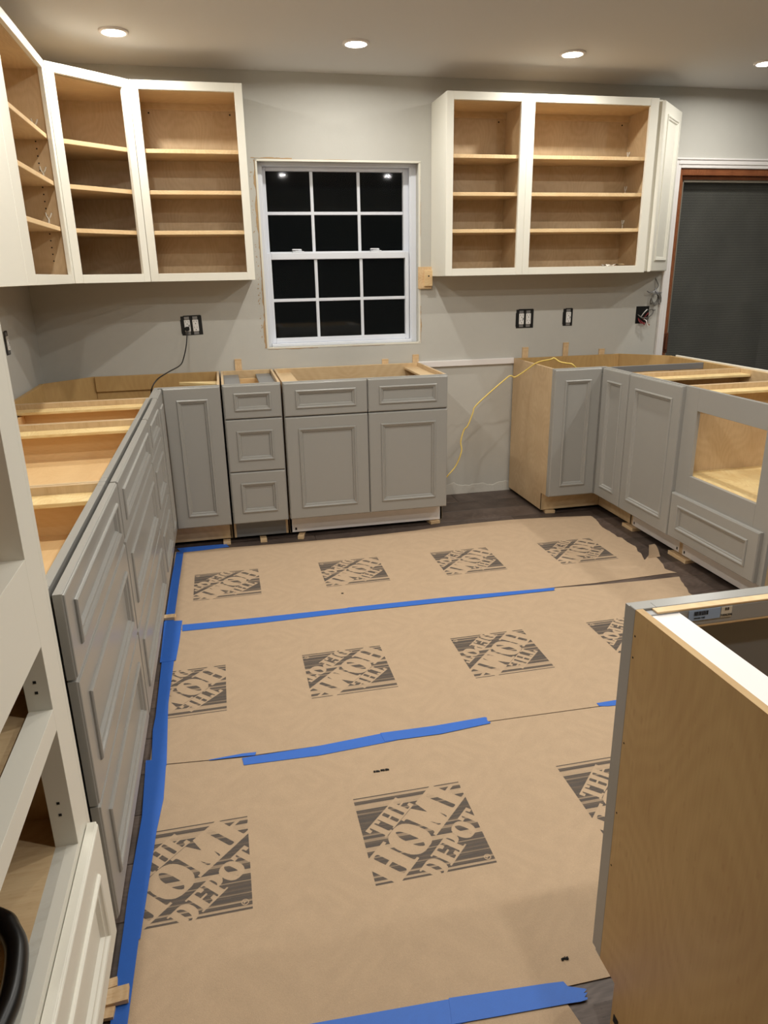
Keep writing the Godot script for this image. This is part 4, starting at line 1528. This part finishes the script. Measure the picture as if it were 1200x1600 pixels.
func shims() -> void:
	var g := "wood shims under the cabinets"
	var y := FLOOR_Y + 0.0005
	wedge("pale wood shim under the toe board of the corner cabinet", Vector3(0.885, y, 0.585), Vector3(0.040, 0.019, 0.14), 0.004, Vector3(0, 180, 0), g)
	wedge("pale wood shim under the middle of the narrow drawer cabinet", Vector3(1.088, y, 0.60), Vector3(0.036, 0.019, 0.14), 0.004, Vector3(0, 180, 0), g)
	wedge("pale wood shim sticking out slanted under the sink cabinet", Vector3(1.296, y, 0.605), Vector3(0.034, 0.019, 0.14), 0.004, Vector3(0, 168, 0), g)
	wedge("wood shim under the toe board below the bare maple side", Vector3(2.85, y, 0.555), Vector3(0.06, 0.019, 0.12), 0.004, Vector3(0, 172, 0), g)
	wedge("wood shim under the sink cabinet's end by the dishwasher gap", Vector3(2.11, y, 0.555), Vector3(0.06, 0.019, 0.12), 0.004, Vector3(0, 190, 0), g)
	wedge("wood shim under the joint of corner and single-door cabinets", Vector3(3.155, y, 0.93), Vector3(0.11, 0.019, 0.15), 0.004, Vector3(0, 90, 0), g)
	wedge("wood shim under the joint of single-door and appliance cabinets", Vector3(3.155, y, 1.41), Vector3(0.15, 0.019, 0.15), 0.004, Vector3(0, 90, 0), g)
	wedge("white-ended wood shim poking out over the tape under the side drawers", Vector3(0.648, y + 0.005, 1.468), Vector3(0.034, 0.014, 0.15), 0.004, Vector3(0, 262, 0), g)
	wedge("broad end of a knotty wood shim on the tape by the tall white cabinet", Vector3(0.643, y + 0.0095, 3.259), Vector3(0.036, 0.011, 0.15), 0.004, Vector3(0, 272, 0), g)
	wedge("small wood shim under the tall white cabinet, nearer the viewer", Vector3(0.618, y + 0.0045, 3.292), Vector3(0.024, 0.009, 0.13), 0.003, Vector3(0, 266, 0), g)
	wedge("small wood shim at the tall white cabinet's corner next to the drawers", Vector3(0.616, y + 0.0045, 3.224), Vector3(0.022, 0.010, 0.13), 0.003, Vector3(0, 276, 0), g)
	g = "wood shims behind the cabinets"
	# upright, between the cabinet backs and the window wall
	var up := [
		[1.037, 0.942, 2.0, "upright wood shim behind the narrow drawer cabinet"],
		[1.940, 0.905, 0.0, "short upright wood shim behind the middle of the sink cabinet"],
		[2.137, 0.925, -6.0, "upright wood shim behind the end of the sink cabinet"],
		[2.876, 0.942, 0.0, "upright wood shim behind the cabinet by the yellow cable"],
		[3.160, 0.962, -12.0, "tilted upright wood shim behind the corner cabinet, taller than its neighbours"],
		[3.422, 0.912, 0.0, "short upright wood shim nearest the loose wires"],
	]
	for s in up:
		wedge(s[3], Vector3(s[0], s[1], 0.0005), Vector3(0.040, 0.010, 0.16), 0.003, Vector3(90, 0, s[2]), g)


func small_things() -> void:
	# block screwed to the wall beside the window
	var t := thing("wood_block", "small pale wood block screwed to the wall beside the window", "wood block", Vector3(2.198, 1.383, 0.0))
	var st := S()
	box(st, Vector3(-0.044, -0.064, 0.0), Vector3(0.040, 0.064, 0.018), 0.0015)
	obj("backing", st, M.pine, t)
	st = S()
	box(st, Vector3(-0.010, -0.048, 0.018), Vector3(0.040, 0.044, 0.034), 0.0015)
	var b := obj("stop_block", st, M.edge, t)
	st = S()
	box(st, Vector3(0.012, 0.006, 0.0335), Vector3(0.020, 0.014, 0.0345), 0.0)
	obj("screw", st, M.dark, b)
	# crumpled scrap left in the wide wall cabinet
	st = S()
	var r := RandomNumberGenerator.new()
	r.seed = 12
	var P := []
	for i in 7:
		var rowp := []
		for k in 4:
			rowp.append(Vector3(3.285 + 0.02 * i, 1.4325 + 0.014 * r.randf(), 0.16 + 0.025 * k + 0.01 * r.randf()))
		P.append(rowp)
	for i in 6:
		for k in 3:
			quad(st, P[i][k], P[i][k + 1], P[i + 1][k + 1], P[i + 1][k])
	var o := obj("plastic_bag", st, M.clip)
	tag(o, "crumpled clear bag of screws lying in the wide open wall cabinet", "bag")
	# crumbs of debris on the paper
	var D := [[1.310, 2.684, 0.05, "dark torn scrap lying on the paper above the nearest middle emblem"], [1.563, 3.389, 0.016, "small brown wood chip on the paper near the maple panel"], [1.404, 1.399, 0.01, "tiny dark crumb on the far sheet of floor paper"]]
	for d in D:
		st = S()
		var n := 7
		for i in n:
			var xx: float = d[0] - d[2] / 2.0 + d[2] * i / n
			box(st, Vector3(xx, PAPER_Y + 0.0016, d[1] - 0.003 - 0.003 * r.randf()), Vector3(xx + d[2] / n * r.randf_range(0.6, 1.1), PAPER_Y + 0.003 + 0.003 * r.randf(), d[1] + 0.004 * r.randf()), 0.0005)
		o = obj("debris_scrap", st, M.dark)
		tag(o, d[3], "scrap", "scraps on the floor paper")
